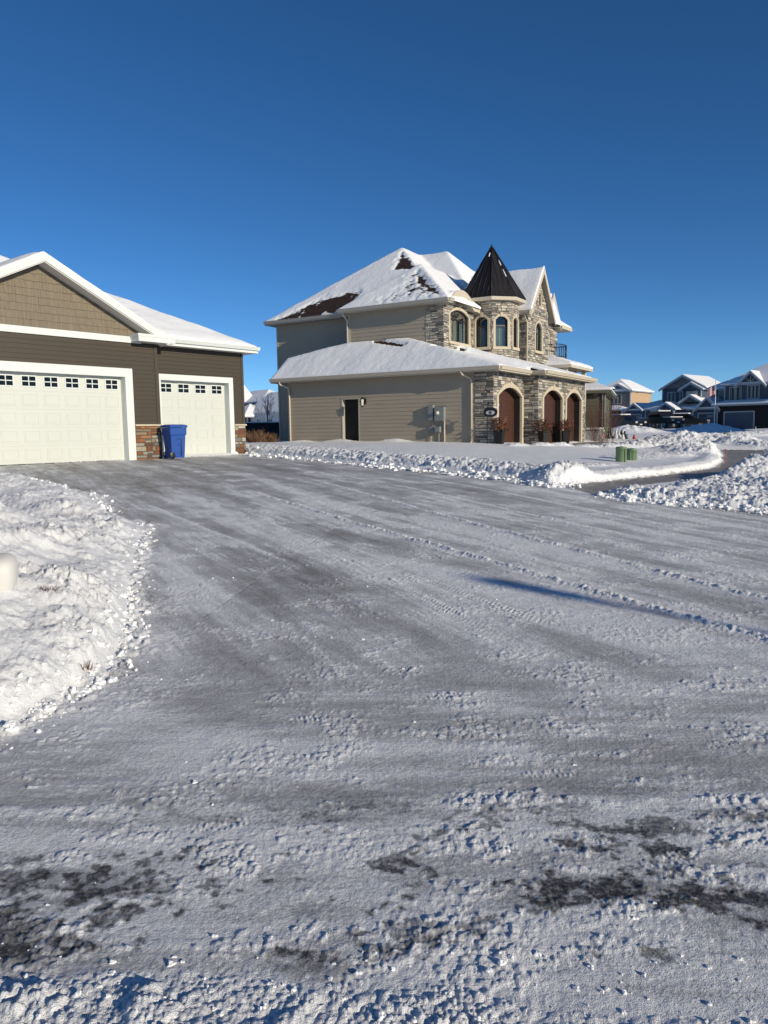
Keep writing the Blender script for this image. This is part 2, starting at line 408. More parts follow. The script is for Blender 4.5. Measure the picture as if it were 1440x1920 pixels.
def sdp(X, Y, poly):
    """signed distance, positive inside"""
    d = np.full(X.shape, 1e9, np.float32); ins = np.zeros(X.shape, bool); m = len(poly)
    for i in range(m):
        ax, ay = poly[i]; bx, by = poly[(i+1) % m]; ex, ey = bx-ax, by-ay
        t = np.clip(((X-ax)*ex+(Y-ay)*ey)/(ex*ex+ey*ey), 0, 1)
        d = np.minimum(d, (X-ax-t*ex)**2+(Y-ay-t*ey)**2)
        c = ((ay > Y) != (by > Y)) & (X < (bx-ax)*(Y-ay)/((by-ay) if by != ay else 1e-9)+ax); ins ^= c
    d = np.sqrt(d); return np.where(ins, d, -d)
def pl(X, Y, pts):
    """distance to polyline and position along it"""
    d = np.full(X.shape, 1e9, np.float32)
    for (ax, ay), (bx, by) in zip(pts[:-1], pts[1:]):
        ex, ey = bx-ax, by-ay; t = np.clip(((X-ax)*ex+(Y-ay)*ey)/(ex*ex+ey*ey), 0, 1)
        d = np.minimum(d, (X-ax-t*ex)**2+(Y-ay-t*ey)**2)
    return np.sqrt(d)

BERM_FRONT = [(-5.2,26.7),(-4.3,25.1),(-2.75,22.9),(-.4,19.7),(.9,18.2),(2.0,16.8),(2.95,15.35),(3.3,14.95),(3.7,14.9)]
BERM_CREST = [(-5.3,27.6),(-4.2,26.2),(-2.5,24.0),(-.1,20.7),(1.4,19.0),(2.6,17.6),(3.5,16.3),(3.85,15.7)]
BANK_L = [(-9.5,5.5),(-9.5,12.6),(-6.3,12.0),(-5.27,10.55),(-4.9,10.45),(-4.5,10.65),(-4.17,11.1),(-3.45,10.55),(-3.0,8.88),(-2.45,6.9),(-2.17,6.1),(-1.97,5.42),(-1.87,4.76),(-1.95,4.27),(-2.1,3.9),(-2.4,3.72),(-4,3.4),(-9.5,3.1)]
BANK_LU = [(-13,12.8),(-13,17.5),(-9.6,17.2),(-8.3,16.5),(-7.3,15.7),(-5.31,13.37),(-4.5,12.0),(-4.24,11.42),(-4.6,11.1),(-5.4,11.15),(-7,12.8)]
DRIVE = [(-14,15.5),(-13,16.6),(-9.0,20.9),(-7,23.3),(-4.9,25.95)]+BERM_FRONT[:-1]+[(3.65,14.96),(3.9,14.2),(4.01,13.63),(4.52,13.1),(5.27,12.63),(6.27,12.1),(9,10.6),(14,9),(30,7),(30,-12),(-30,-12),(-30,2.0),(-9.5,2.8)]+[(-4,3.2),(-2.4,3.62),(-2.1,3.85),(-1.92,4.27),(-1.83,4.76),(-1.93,5.42),(-2.12,6.1),(-2.4,6.9),(-2.95,8.88),(-3.4,10.65),(-4.1,11.2),(-4.2,11.42),(-5.2,13.5),(-7.2,15.8),(-8.2,16.7),(-9.6,17.4),(-12,15.8)]
WALK_L = [(3.6,14.96),(4.71,16.05),(6.12,17.8),(8.12,20.3),(10.14,22.9),(12.13,26.7),(13.75,30.5),(15.5,33.4)]
WALK = WALK_L+[(16.6,32.6),(14.4,28.2),(12.0,23.9),(9.6,20.6),(7.6,18.0),(5.7,15.8),(4.35,14.2),(4.0,13.6),(3.5,13.6)]
DRIVE3 = [(10.9,23.6),(12.9,24.1),(19.6,38.5),(17.3,38.5),(13.9,30.4),(12.3,26.6)]
DRIVE2 = [(6.2,32.4),(8.9,33.0),(11.5,36.6),(15.5,44.5),(13.0,44.5),(10.8,40.0)]
RIGHT_BERM = [(4.1,14.15),(4.15,13.65),(4.6,13.15),(5.3,12.7),(6.3,12.15),(9,10.7),(14,9.1),(30,7.1),(30,18),(16,18),(13,23.5),(11.6,22.6),(9.5,19.9),(7.7,17.5),(5.9,15.4),(4.7,14.1)]

def fields(X, Y):
    n1 = fbm(X*.8, Y*.8, 4, 3); n2 = fbm(X*3.1, Y*3.1, 4, 9)
    wob = (n1*.14+n2*.05).astype(np.float32)
    B = base_z(X, Y)
    R = np.hypot(X, Y)
    dd = sdp(X, Y, DRIVE)+wob*.55; dw = sdp(X, Y, WALK)+wob*.3; d3 = sdp(X, Y, DRIVE3)+wob*.3; d2 = sdp(X, Y, DRIVE2)+wob*.4
    pav = np.maximum(np.maximum(dd, dw), np.maximum(d3, d2))
    snowreg = ss(-pav, -.02, .10)
    # yard snow
    h = snowreg*(.05+.08*ss(-pav, .0, 1.2))+snowreg*.05*fbm(X*.35, Y*.35, 3, 21)*ss(-pav, .3, 2)
    # chunky field used on every plowed heap
    w1 = fbm(X*9, Y*9, 3, 15)*.35; w2 = fbm(X*9+7, Y*9, 3, 16)*.35
    c1 = cell(X*4.2+n1+w1, Y*4.2+n2*.5+w2, 1); c2 = cell(X*9.5+w1*1.5, Y*9.5+n1+w2*1.5, 2); c3 = cell(X*21+w1*2, Y*21+w2*2, 3); c4 = cell(X*46, Y*46, 4)
    rg = (1-np.abs(fbm(X*7, Y*7, 5, 18, .62)))**3; rg2 = (1-np.abs(fbm(X*17+w1, Y*17, 4, 28, .6)))**2
    chunk = c1*.085+c2*.075+c3*.055+(c4*.030+.010*fbm(X*34, Y*34, 3, 19))*ss(-R, -16, -9)+rg*.055+rg2*.030*ss(-R, -14, -8)
    ridg = (1-np.abs(n2))**2
    # left bank
    dl = sdp(X, Y, BANK_L)+wob*.6+.10; du = sdp(X, Y, BANK_LU)+wob*.6+.08; db = np.maximum(dl, du)
    hb = ss(db, 0, .5)*(.10+.06*n1)+(.05*np.clip(db, 0, 2)+.31*np.clip(db, 0, 1.8)*ss(-Y, -10.6, -6.6))*(1+.5*n1)
    mb_ = ss(db, -.03, .12)
    wb = ss(db, -.14, .05); cm = .42*ss(-R, -9, -6.5)
    h = h*(1-wb)+wb*(hb+.02+mb_*(chunk*(.50-.16*ss(-R, -9, -6.5)+.55*n1)*(.45+.55*ss(db, 0, .3))*(.45+.75*ss(fbm(X*1.1, Y*1.1, 3, 77), -.3, .25))-.02*ridg))
    dn = pl(X, Y, [(-12, 12.9), (-7, 11.9), (-5.35, 10.85), (-4.35, 11.12)]); ntc = np.exp(-(dn/.26)**2); h = h*(1-.85*ntc)
    # middle berm on the lawn's driveway edge
    dc = pl(X, Y, BERM_CREST); inside = -dd
    prof = np.exp(-(dc/.62)**2)*ss(inside, -.02, .35)
    h = h+prof*(.13+.05*n1)+ss(prof, .12, .5)*chunk*.62*ss(inside, .0, .12)
    # bright smooth edge along the walk
    dwl = pl(X, Y, WALK_L[:-1]); off = (-dw > 0) & (sdp(X, Y, RIGHT_BERM) < 0) & (dd < 0)
    pw = np.exp(-((dwl-.35)/.4)**2)*off
    h = h+pw*(.12+.05*n1)+pw*chunk*.25
    # right berm
    dr = sdp(X, Y, RIGHT_BERM)+wob*.5
    back = np.exp(-(pl(X, Y, [(8.4,17.9),(10.5,19.5),(13,21.0),(18,19)])/1.0)**2)
    hr = ss(dr, 0, .45)*(.11+.08*n1)+ss(dr, .8, 2.2)*.05*(1+n1)+back*.38*ss(dr, 0, .6)
    mr = ss(dr, -.02, .15)
    h = np.where(dr > -.02, hr+mr*chunk*(.62+.4*n1+.3*back), h)
    # heaps
    hp = [np.zeros_like(h), np.zeros_like(h)]
    def heap(x, y, rx, ry, hh, ck, ang=0.0):
        ca, sa = math.cos(ang), math.sin(ang); q = (((X-x)*ca+(Y-y)*sa)/rx)**2+((-(X-x)*sa+(Y-y)*ca)/ry)**2
        g = np.exp(-q*1.4)*ss(-pav, -.05, .5); hp[0] = np.maximum(hp[0], g*hh*.62*(1+.5*n1)); hp[1] = np.maximum(hp[1], ss(g, .12, .5)*ck*.75*(1+.5*n1))
    for a in ((5.4,29.9,.7,.35,.10,.5,.9),(6.6,31.0,.8,.4,.14,.6,.9),(7.6,31.9,.9,.45,.16,.8,.9),(8.9,32.6,1.1,.5,.16,.8,.9),
              (10.6,33.6,1.8,.8,.22,1.0,.5),(12.0,34.6,1.6,1.1,.32,1.3,.6),(14.2,37.5,2.0,1.5,.34,1.4,.9),(13.6,33.0,1.9,1.5,.42,1.2,.8),(16.4,40.8,2.2,1.5,.50,1.5,.9),
              (15.2,43.0,1.5,1.0,.45,1.4,.5),(17.6,44.5,2.6,1.5,.85,1.2,.2),(19.6,44.0,2.2,1.3,.65,1.2,.3),(15.6,36.2,1.5,1.2,.45,1.2,.7),
              (12.6,30.2,1.8,1.2,.36,1.0,.8),(10.2,27.2,1.6,1.0,.16,.7,.7),(8.4,25.2,1.3,.9,.05,.4,.7),(20.3,40.2,1.4,1.9,.35,1.3,.4),(20.0,42.0,1.9,1.2,.75,1.3,.6),
              (4.6,19.3,1.2,.35,.03,.55,.9),(5.9,20.6,1.2,.4,.04,.45,.9),(3.6,18.3,.8,.3,.05,.5,.9),
              (33.5,78,4.2,3,1.25,.5,0),(25,76,3.5,2.5,1.2,.6,0),(46,84,5,3,1.2,.5,0),(38,86,9,2.0,.7,.4,.1),(30,60,8,1.5,.5,1.0,.3),(40,70,10,2,.5,1.0,.3),(22,52,3,1.2,.5,1.2,.3),
              (-3.7,36.3,1.2,.8,.16,.0,.5),(-2.0,34.9,1.0,.35,.12,.2,2.6),(.6,33.5,.9,.35,.22,.25,2.6),(-6.4,38.4,1.2,1.0,.10,.2,0)): heap(*a)
    h = h+hp[0]+chunk*hp[1]
    crumb = ss(-np.abs(pav-.0), -.5, 0)
    # notch of the cleared walk on the left
    # ---- pavement relief
    T = X*.5-Y*.86; Sx = X*.86+Y*.5
    near = ss(-Y-.35*n1, -5.4, -3.9)                              # cross street traffic takes over near the viewer
    asph = ss(-(Y-.06*X+.14*n1+.05*n2), -3.25, -3.02)
    lo1 = fbm(T*.22+n1*.5, Sx*1.5, 4, 31); lo2 = fbm(X*.45+.3*n1, Y*2.4+.25*X*.2, 4, 35)
    fi1 = fbm(T*1.2, Sx*9, 4, 41); fi2 = fbm(X*1.6, Y*8, 4, 45)
    streak = lo1*(1-near)+lo2*near; fine = fi1*(1-near)+fi2*near
    blot = fbm(X*1.3, Y*1.7, 5, 51)
    fine2 = .5*fbm(T*3.5, Sx*26, 3, 43)*(1-near)+.4*fbm(X*4, Y*26, 3, 47)*near
    s = .70+.66*streak+.27*fine+.22*blot+.30*fine2
    far_ = ss(Y-.25*X, 13, 21)
    s = s-.20*np.exp(-(((X+1.0)/.9)**2+((Y-6.8)/2.2)**2))+.13*np.exp(-(((X-1.4)/1.5)**2+((Y-8.2)/2.5)**2))-.10*np.exp(-(((X-.1)/1.0)**2+((Y-4.3)/.5)**2))
    s = s-.22*far_-.06*ss(Y, 7, 12)+.03*near
    gran = fbm(X*22, Y*22, 3, 61); gr2 = cell(X*30, Y*30, 5); gr3 = cell(X*60, Y*60, 6)
    crm = ss(blot*.6+.5*fbm(X*2.3+3, Y*3.6, 4, 71)+.25*gran+.25*fine, .00, .30)          # where loose crumbs lie
    trk = np.zeros_like(h); trh = np.zeros_like(h)
    def ridge(s0, slope, w, a, t0, t1, sd):
        nonlocal trk, trh
        q = Sx-(s0+slope*(T+8)+.05*fbm(T*.6, T*0+sd, 2, sd)); g = np.exp(-(q/w)**2)*ss(T, t0, t0+.8)*ss(-T, -t1, -t1+.8)
        g = g*(.45+.55*ss(fbm(T*3.0, Sx*3, 3, sd+3), -.35, .25)); trk = np.maximum(trk, g); trh = trh+g*a*(.55+.9*gr2)
    ridge(4.98, .01, .055, .034, -14, -2.6, 1); ridge(6.35, -.06, .055, .028, -15, -3.2, 2); ridge(3.1, .05, .035, .010, -13, -7.2, 3); ridge(7.6, -.03, .05, .014, -13, -4, 4)
    ridge(2.0, .02, .04, .008, -14, -6.2, 5); ridge(5.45, .02, .09, .008, -12, -5, 6); ridge(8.8, -.02, .05, .012, -14, -5, 7); ridge(10.2, .0, .06, .012, -15, -6, 8); ridge(.4, .05, .03, .008, -13, -7, 9)
    def tread(s0, slope, w, t0, t1, sd, amp=.008):
        nonlocal trk, trh
        q = Sx-(s0+slope*(T+6)); m = ss(w-np.abs(q), 0, .02)*ss(T, t0, t0+.5)*ss(-T, -t1, -t1+.5)
        lug = .5+.5*np.sin(2*PI*(T/.052+np.abs(q)/.07)); rib = ss(np.abs(np.abs(q)-w*.45), .006, .014)
        p = lug*rib*m*(.35+.65*ss(blot+.3*fine, -.15, .25)); trk = np.maximum(trk, p*.85); trh = trh+p*amp
    tread(3.55, -.10, .12, -11, -3.9, 1); tread(3.92, -.02, .10, -12, -4.0, 2, .007); tread(5.75, .0, .12, -11, -5.4, 3, .006); tread(2.55, .0, .11, -11, -7, 4, .004); tread(7.0, -.05, .11, -12, -5, 5, .006); tread(4.4, .03, .10, -12, -7.5, 6, .006)
    # slab joints filled with drift
    for (ax, ay, bx, by, w) in ((-3.3,11.75,2.9,13.85,.02),(-4.4,14.9,1.9,16.95,.02),(-5.9,18.2,-.4,20.0,.02),(-2.4,8.35,4.6,10.7,.014),(-1.9,6.0,5.5,8.1,.012),(-.2,12.9,-1.5,6,.012),(-6.9,22.0,-1.2,12.6,.018),(-3.5,24.4,2.2,15.2,.015)):
        q = pl(X, Y, [(ax, ay), (bx, by)]); g = np.exp(-(q/w)**2); s = s+.22*g*ss(blot, -.3, .2); trh = trh-.003*g
    # boot prints
    Rp = random.Random(5)
    prints = [(-.45,3.95,.2),(.35,4.25,.1),(1.05,2.62,.3),(1.55,2.70,.5),(1.3,2.2,1.2),(.55,2.12,.4),(-.1,2.06,.9),(.15,4.7,.7),(-.7,2.9,.3),(1.7,3.6,.4),(.75,3.3,.1),(-1.0,5.2,.8),(1.6,5.0,.2)]
    for px, py, an in prints:
        ca, sa = math.cos(an), math.sin(an); a = (X-px)*ca+(Y-py)*sa; b = -(X-px)*sa+(Y-py)*ca
        wdt = .045*(1-.25*np.exp(-((a+.03)/.05)**2)); q = ss(1-(a/.145)**2-(b/wdt)**2, 0, .25)
        lug = (.5+.5*np.sin(a*2*PI/.026+np.sign(b)*.6))*ss(gran+.6*blot, -.35, .15); trh = trh+q*lug*.006-q*.002; trk = np.maximum(trk, q*lug*.5)
    # street surface: ice with asphalt patches, crust along the very bottom
    pt = .62*fbm(X*1.3+.4*n1, Y*2.6, 5, 81)+.42*fbm(X*6, Y*9, 4, 83)
    dark = ss(pt+.30*fbm(X*22, Y*27, 4, 86), .05, .19)*ss(-Y, -3.3, -2.75)*ss(Y, 1.95, 2.2)
    dark = np.maximum(dark, .8*ss(pt, .42, .55)*ss(-Y, -4.6, -3.2))
    crust = ss(-(Y+.16*n1+.10*np.sin(X*1.3)), -2.10, -1.88); crust2 = ss(fbm(X*1.4, Y*4.2, 5, 91)+.25*gran, .10, .34)*ss(-Y, -3.9, -2.9)
    line = np.exp(-((Y-3.02-.03*X-.03*n1)/.05)**2)*ss(X, .6, 1.1)*ss(fbm(X*3, Y*2, 3, 95), -.4, .1)
    mid = np.exp(-((Y-2.72-.12*np.sin(X*1.7)-.1*n1)/.09)**2)*ss(fbm(X*1.6, Y*2, 3, 97), -.15, .3)
    cr = np.maximum(np.maximum(crust, crust2*.55), np.maximum(line, mid*.9))
    s = s*(1-.76*dark*(1-.6*cr))+cr*.42*(1-.75*dark)
    big = ss(fbm(X*3.1, Y*3.4, 4, 68), .05, .35)
    ph = (crm*(gr2*.0085+gr3*.0055)+cr*(gr2*.006+gr3*.005+gran*.003)+crust*(c4*.004+gr3*.003+.010*n1+.014*n2+.006*rg2+big*(c3*.012+c2*.026+rg*.012))*(.35+.65*ss(fbm(X*2.4, Y*2.8, 4, 66), -.25, .15)))*ss(-R, -26, -8)
    ph = ph+.006*blot+.0025*fine+trh*1.0+dark*gran*.0025+.0015*gran
    s = s+.22*crm*ss(gr2, .25, .6)+.52*trk
    pavm = 1-snowreg
    edge = ss(pav, -.12, .0)*ss(-pav, -.26-.2*n2, -.02)             # crumbs spilled from the banks
    spill = ss(cell(X*9, Y*9, 12)*1.5+cell(X*21, Y*21, 13)*.8-(1-edge)*1.2, .18, .5)*edge
    ph = ph+spill*(cell(X*9, Y*9, 12)*.045+gr2*.015); s = np.maximum(s, spill)
    # walks and neighbouring driveways are swept barer
    sw = ss(np.maximum(np.maximum(dw, d3), d2)-np.maximum(dd, 0)*2, -.05, .15)
    s = s*(1-sw)+sw*(.10+.28*ss(fbm(X*2.5, Y*2.5, 4, 99)+.3*fbm(T, Sx*6, 3, 98), .05, .5))
    h = h*snowreg+pavm*ph*(1-.0*sw)
    h = np.where((db > -.05) | (dr > -.02), np.maximum(h, 0)+0, h)
    cov = np.clip(np.where(pavm > .5, s, 1.0), 0, 1)
    cov = np.where((db > .02) | (dr > .02), 1.0, cov); cov = cov*(1-.7*ntc*ss(n2+.3, .0, .4)*(pavm < .5))
    asph2 = np.clip(asph, 0, 1)
    Z = B+h
    reg = np.where(pavm > .5, 1, 0)
    reg = np.where((reg == 1) & (Y-.06*X < 3.3), 2, reg); reg = np.where((reg == 1) & (np.maximum(dw, d3) > 0) & (dd < .0), 3, reg); reg = np.where((reg == 1) & (d2 > 0), 4, reg)
    reg = np.where(((db > .0) | (dr > .0) | ((h > .17) & (reg == 0))) & (reg != 2), 5, reg)
    return Z, cov, asph2, reg, h

def m_ground():
    m, t, b = newmat('winter_ground'); a = N(t, 'ShaderNodeAttribute'); a.attribute_name = 'snow'; a2 = N(t, 'ShaderNodeAttribute'); a2.attribute_name = 'asphalt'
    g = N(t, 'ShaderNodeNewGeometry').outputs['Position']
    nf = noise(t, 55, 5, .7, g); nm = noise(t, 7, 6, .65, g); nl = noise(t, 1.3, 5, .6, g); ng = noise(t, 260, 2, .5, g)
    conc = mixc(t, nm, (.17, .152, .127), (.29, .265, .23)); conc = mixc(t, math_(t, 'MULTIPLY', nl, .5), conc, (.20, .192, .18))
    asp = mixc(t, nf, (.018, .017, .017), (.085, .080, .075))
    bare = mixc(t, a2.outputs['Fac'], conc, asp)
    ice = mixc(t, nm, (.55, .55, .56), (.71, .71, .715)); white = mixc(t, nl, (.85, .85, .855), (.91, .91, .905))
    cov = math_(t, 'ADD', a.outputs['Fac'], math_(t, 'MULTIPLY_ADD', nf, .9, -.45)); cov = math_(t, 'ADD', cov, math_(t, 'MULTIPLY_ADD', ng, .4, -.20))
    n = N(t, 'ShaderNodeMapRange'); t.links.new(cov, n.inputs[0]); n.inputs[1].default_value = .10; n.inputs[2].default_value = .74; f1 = n.outputs[0]
    c = mixc(t, f1, bare, ice); c = mixc(t, ramp(t, cov, .62, .95), c, white)
    t.links.new(c, b.inputs['Base Color']); b.inputs['Specular IOR Level'].default_value = .25
    rg = N(t, 'ShaderNodeMapRange'); t.links.new(a.outputs['Fac'], rg.inputs[0]); rg.inputs[3].default_value = .55; rg.inputs[4].default_value = .8; t.links.new(rg.outputs[0], b.inputs['Roughness'])
    hh = math_(t, 'ADD', math_(t, 'MULTIPLY', nm, 1.0), math_(t, 'ADD', math_(t, 'MULTIPLY', nf, .55), math_(t, 'MULTIPLY', ng, .22)))
    st = math_(t, 'MULTIPLY_ADD', a.outputs['Fac'], .9, .35)
    n = N(t, 'ShaderNodeBump'); n.inputs['Distance'].default_value = .018; t.links.new(st, n.inputs['Strength']); t.links.new(hh, n.inputs['Height']); t.links.new(n.outputs[0], b.inputs['Normal'])
    return m
MAT['ground'] = m_ground()

def grid_mesh(V, cov, asp, reg, ncol, nrow, names, wrap=False):
    """split one height field into one mesh per kind of surface"""
    idx = np.arange(nrow*ncol).reshape(nrow, ncol)
    q = np.stack([idx[:-1, :-1], idx[:-1, 1:], idx[1:, 1:], idx[1:, :-1]], -1).reshape(-1, 4)
    rf = reg[q[:, 0]]
    out = []
    for k, nm in names.items():
        sel = q[rf == k]
        if not len(sel): continue
        u, inv = np.unique(sel, return_inverse=True); inv = inv.reshape(-1).astype(np.int32); vv = V[u].astype(np.float32)
        me = bpy.data.meshes.new(nm); nf = len(sel)
        me.vertices.add(len(vv)); me.vertices.foreach_set('co', vv.ravel()); me.loops.add(nf*4); me.loops.foreach_set('vertex_index', inv)
        me.polygons.add(nf); me.polygons.foreach_set('loop_start', np.arange(0, nf*4, 4, dtype=np.int32)); me.polygons.foreach_set('loop_total', np.full(nf, 4, np.int32))
        me.polygons.foreach_set('use_smooth', np.ones(nf, bool)); me.update(calc_edges=True)
        for an, arr in (('snow', cov), ('asphalt', asp)):
            at = me.attributes.new(an, 'FLOAT', 'POINT'); at.data.foreach_set('value', arr[u].astype(np.float32))
        me.materials.append(MAT['ground']); o = bpy.data.objects.new(nm, me); COL.objects.link(o); o['kind'] = 'structure'; out.append(o)
    return out
import os
QF = float(os.environ.get('GRIDQ', '1'))
NC = int(1000*QF); NR = int(1350*QF)
_sd = 33+29*(np.linspace(0, 1, int(150*QF)+1)[1:])**1.35
az = np.radians(np.r_[-_sd[::-1], np.linspace(-33, 33, int(860*QF)), _sd]); NC = len(az); rad = 1.15*np.exp(np.linspace(0, math.log(92/1.15), NR))
RA, AZ = np.meshgrid(rad, az, indexing='ij'); GX = (RA*np.sin(AZ)).ravel(); GY = (RA*np.cos(AZ)).ravel()
Z, cov, asp, reg, hgt = fields(GX, GY)
NAMES = {0: 'snowy_ground', 1: 'driveway', 2: 'street', 3: 'pavement', 4: 'neighbouring_driveway', 5: 'snow_bank'}
grid_mesh(np.stack([GX, GY, Z], 1), cov, asp, reg, NC, NR, NAMES)
# coarse ground all round, down to the horizon
nr2 = 90; nc2 = 240; az2 = np.radians(np.linspace(61.9, 298.1, nc2)); rad2 = np.r_[np.linspace(0.3, 20, 70), 20*np.exp(np.linspace(.05, math.log(225), 60))]; nr2 = len(rad2)
RA, AZ = np.meshgrid(rad2, az2, indexing='ij'); x2 = (RA*np.sin(AZ)).ravel(); y2 = (RA*np.cos(AZ)).ravel()
z2, c2_, a2_, r2_, _h = fields(x2, y2); grid_mesh(np.stack([x2, y2, z2], 1), c2_, a2_, r2_*0+0, nc2, nr2, {0: 'surrounding_ground'})
az2 = np.radians(np.linspace(-62, 62, 120)); rad2 = np.r_[np.linspace(.3, 1.16, 12)]
RA, AZ = np.meshgrid(rad2, az2, indexing='ij'); x2 = (RA*np.sin(AZ)).ravel(); y2 = (RA*np.cos(AZ)).ravel()
z2, c2_, a2_, r2_, _h = fields(x2, y2); grid_mesh(np.stack([x2, y2, z2], 1), c2_, a2_, r2_*0, 120, 12, {0: 'street_edge'})
rad2 = 91.5*np.exp(np.linspace(0, math.log(50), 60)); RA, AZ = np.meshgrid(rad2, az2, indexing='ij'); x2 = (RA*np.sin(AZ)).ravel(); y2 = (RA*np.cos(AZ)).ravel()
z2, c2_, a2_, r2_, _h = fields(x2, y2); grid_mesh(np.stack([x2, y2, z2-.01], 1), c2_*0+1, a2_*0, r2_*0, 120, 60, {0: 'distant_ground'})

def surf(xs, ys):
    z = fields(np.array(xs, float), np.array(ys, float))[0]; return [float(v) for v in z]
# ================================================================== BUILDINGS
class Frame:
    def __init__(s, x, y, z, ang): s.o = Vector((x, y, z)); a = math.radians(ang); s.u = Vector((math.sin(a), math.cos(a), 0)); s.n = Vector((math.cos(a), -math.sin(a), 0)); s.rz = PI/2-a
    def w(s, u, n, z=0): return s.o+s.u*u+s.n*n+Vector((0, 0, z))
    def root(s, name, label, cat, group=None): return thing(name, label, cat, s.o, s.rz, group)
H1 = Frame(-7.0027, 23.6, .8366, 38.8); H2 = Frame(4.5647, 31.0, .8513, 31.0)

def roof_field(name, parent, dom, res, zf, thick=.14, bare=None, drop=.16, blur=3, seed=0, edge=.09):
    u = np.arange(dom[0], dom[1]+res/2, res); n = np.arange(dom[2], dom[3]+res/2, res)
    U, Nn = np.meshgrid(u, n, indexing='ij'); z0 = zf(U, Nn); ok = ~np.isnan(z0)
    z = np.where(ok, z0, 0); w = ok.astype(float)
    def conv(a):
        b = a.copy(); b[1:] += a[:-1]; b[:-1] += a[1:]; c = b.copy(); c[:, 1:] += b[:, :-1]; c[:, :-1] += b[:, 1:]; return c
    zs = z.copy()
    for _ in range(blur):
        zs = np.where(ok, conv(zs*w)/np.maximum(conv(w), 1e-6), 0)
    e = ok.copy(); dist = np.zeros_like(z)
    for _ in range(int(.45/res)+1):
        dist += e; ee = e.copy(); ee[1:] &= e[:-1]; ee[:-1] &= e[1:]; ee[:, 1:] &= e[:, :-1]; ee[:, :-1] &= e[:, 1:]; ee[0] = ee[-1] = False; ee[:, 0] = ee[:, -1] = False; e = ee
    dist *= res
    br = bare(U, Nn) if bare is not None else np.zeros_like(z)
    br = np.where(br > .02, np.clip(br+.55*fbm(U*2.6, Nn*2.0, 5, 44), 0, 1), br)
    nn = fbm(U*.7+seed, Nn*.7, 4, 5+seed)
    t = thick*(1+.45*nn)*np.sqrt(np.clip(1-np.exp(-dist/edge), 0, 1))*(1-.93*ss(br, .03, .6))
    mix = 1-ss(br, .2, .6)
    top = np.where(dist < res*2.2, z, zs*mix+z*(1-mix))+t
    idx = -np.ones(U.shape, int); idx[ok] = np.arange(ok.sum())
    V = np.stack([U[ok], -Nn[ok], top[ok]], 1); bv = list(br[ok]); q = []
    a, b, c, d = idx[:-1, :-1], idx[1:, :-1], idx[1:, 1:], idx[:-1, 1:]
    m = (a >= 0) & (b >= 0) & (c >= 0) & (d >= 0); q = np.stack([a[m], d[m], c[m], b[m]], 1)
    from collections import Counter
    ed = Counter(); 
    for f in q:
        for i in range(4): ed[(f[i], f[(i+1) % 4])] += 1
    bound = [k for k in ed if (k[1], k[0]) not in ed]
    V = [tuple(p) for p in V]; low = {}; zl = {int(i): zz for i, zz in zip(idx[ok], z[ok])}
    def L(i):
        if i not in low:
            low[i] = len(V); p = V[i]; V.append((p[0], p[1], zl[i]-drop)); bv.append(.0)
        return low[i]
    F = [tuple(int(k) for k in f) for f in q]
    for i, j in bound: F.append((int(j), int(i), L(int(i)), L(int(j))))
    me = bpy.data.meshes.new(name); me.from_pydata(V, [], F); me.update(); me.polygons.foreach_set('use_smooth', [True]*len(me.polygons))
    at = me.attributes.new('bare', 'FLOAT', 'POINT'); at.data.foreach_set('value', np.array(bv, np.float32)); me.materials.append(MAT['roof_snow'])
    o = bpy.data.objects.new(name, me); COL.objects.link(o); o.parent = parent; return o
def inbox(U, Nn, u0, u1, n0, n1): return (U >= u0-1e-6) & (U <= u1+1e-6) & (Nn >= n0-1e-6) & (Nn <= n1+1e-6)
def polymask(U, Nn, poly, soft): return ss(sdp(U.astype(np.float32), Nn.astype(np.float32), poly), -soft, soft)
def downspout(parent, pts, mat='gutter_tan'):
    m = MB()
    pts = [Vector(p) for p in pts]
    m.tube([tuple(p) for p in pts], .042, 6); return m.build('downspout', mat, parent)
def gutter(parent, segs, mat, h=.14):
    m = MB()
    for (a, b, out) in segs:   # a,b = (u,n,z top)
        a = Vector(a); b = Vector(b); o = Vector((out[0], out[1], 0)); prof = [(0, 0), (0, -h), (.07, -h), (.11, -.03), (.125, 0), (.105, 0), (.09, -.02)]
        ra = [tuple(a+o*p[0]+Vector((0, 0, p[1]))) for p in prof]; rb = [tuple(b+o*p[0]+Vector((0, 0, p[1]))) for p in prof]; k = len(prof)
        m.add(ra+rb, [(i, (i+1) % k, (i+1) % k+k, i+k) for i in range(k)]+[tuple(range(k)), tuple(range(2*k-1, k-1, -1))])
    return m.pieces('gutter', mat, parent)

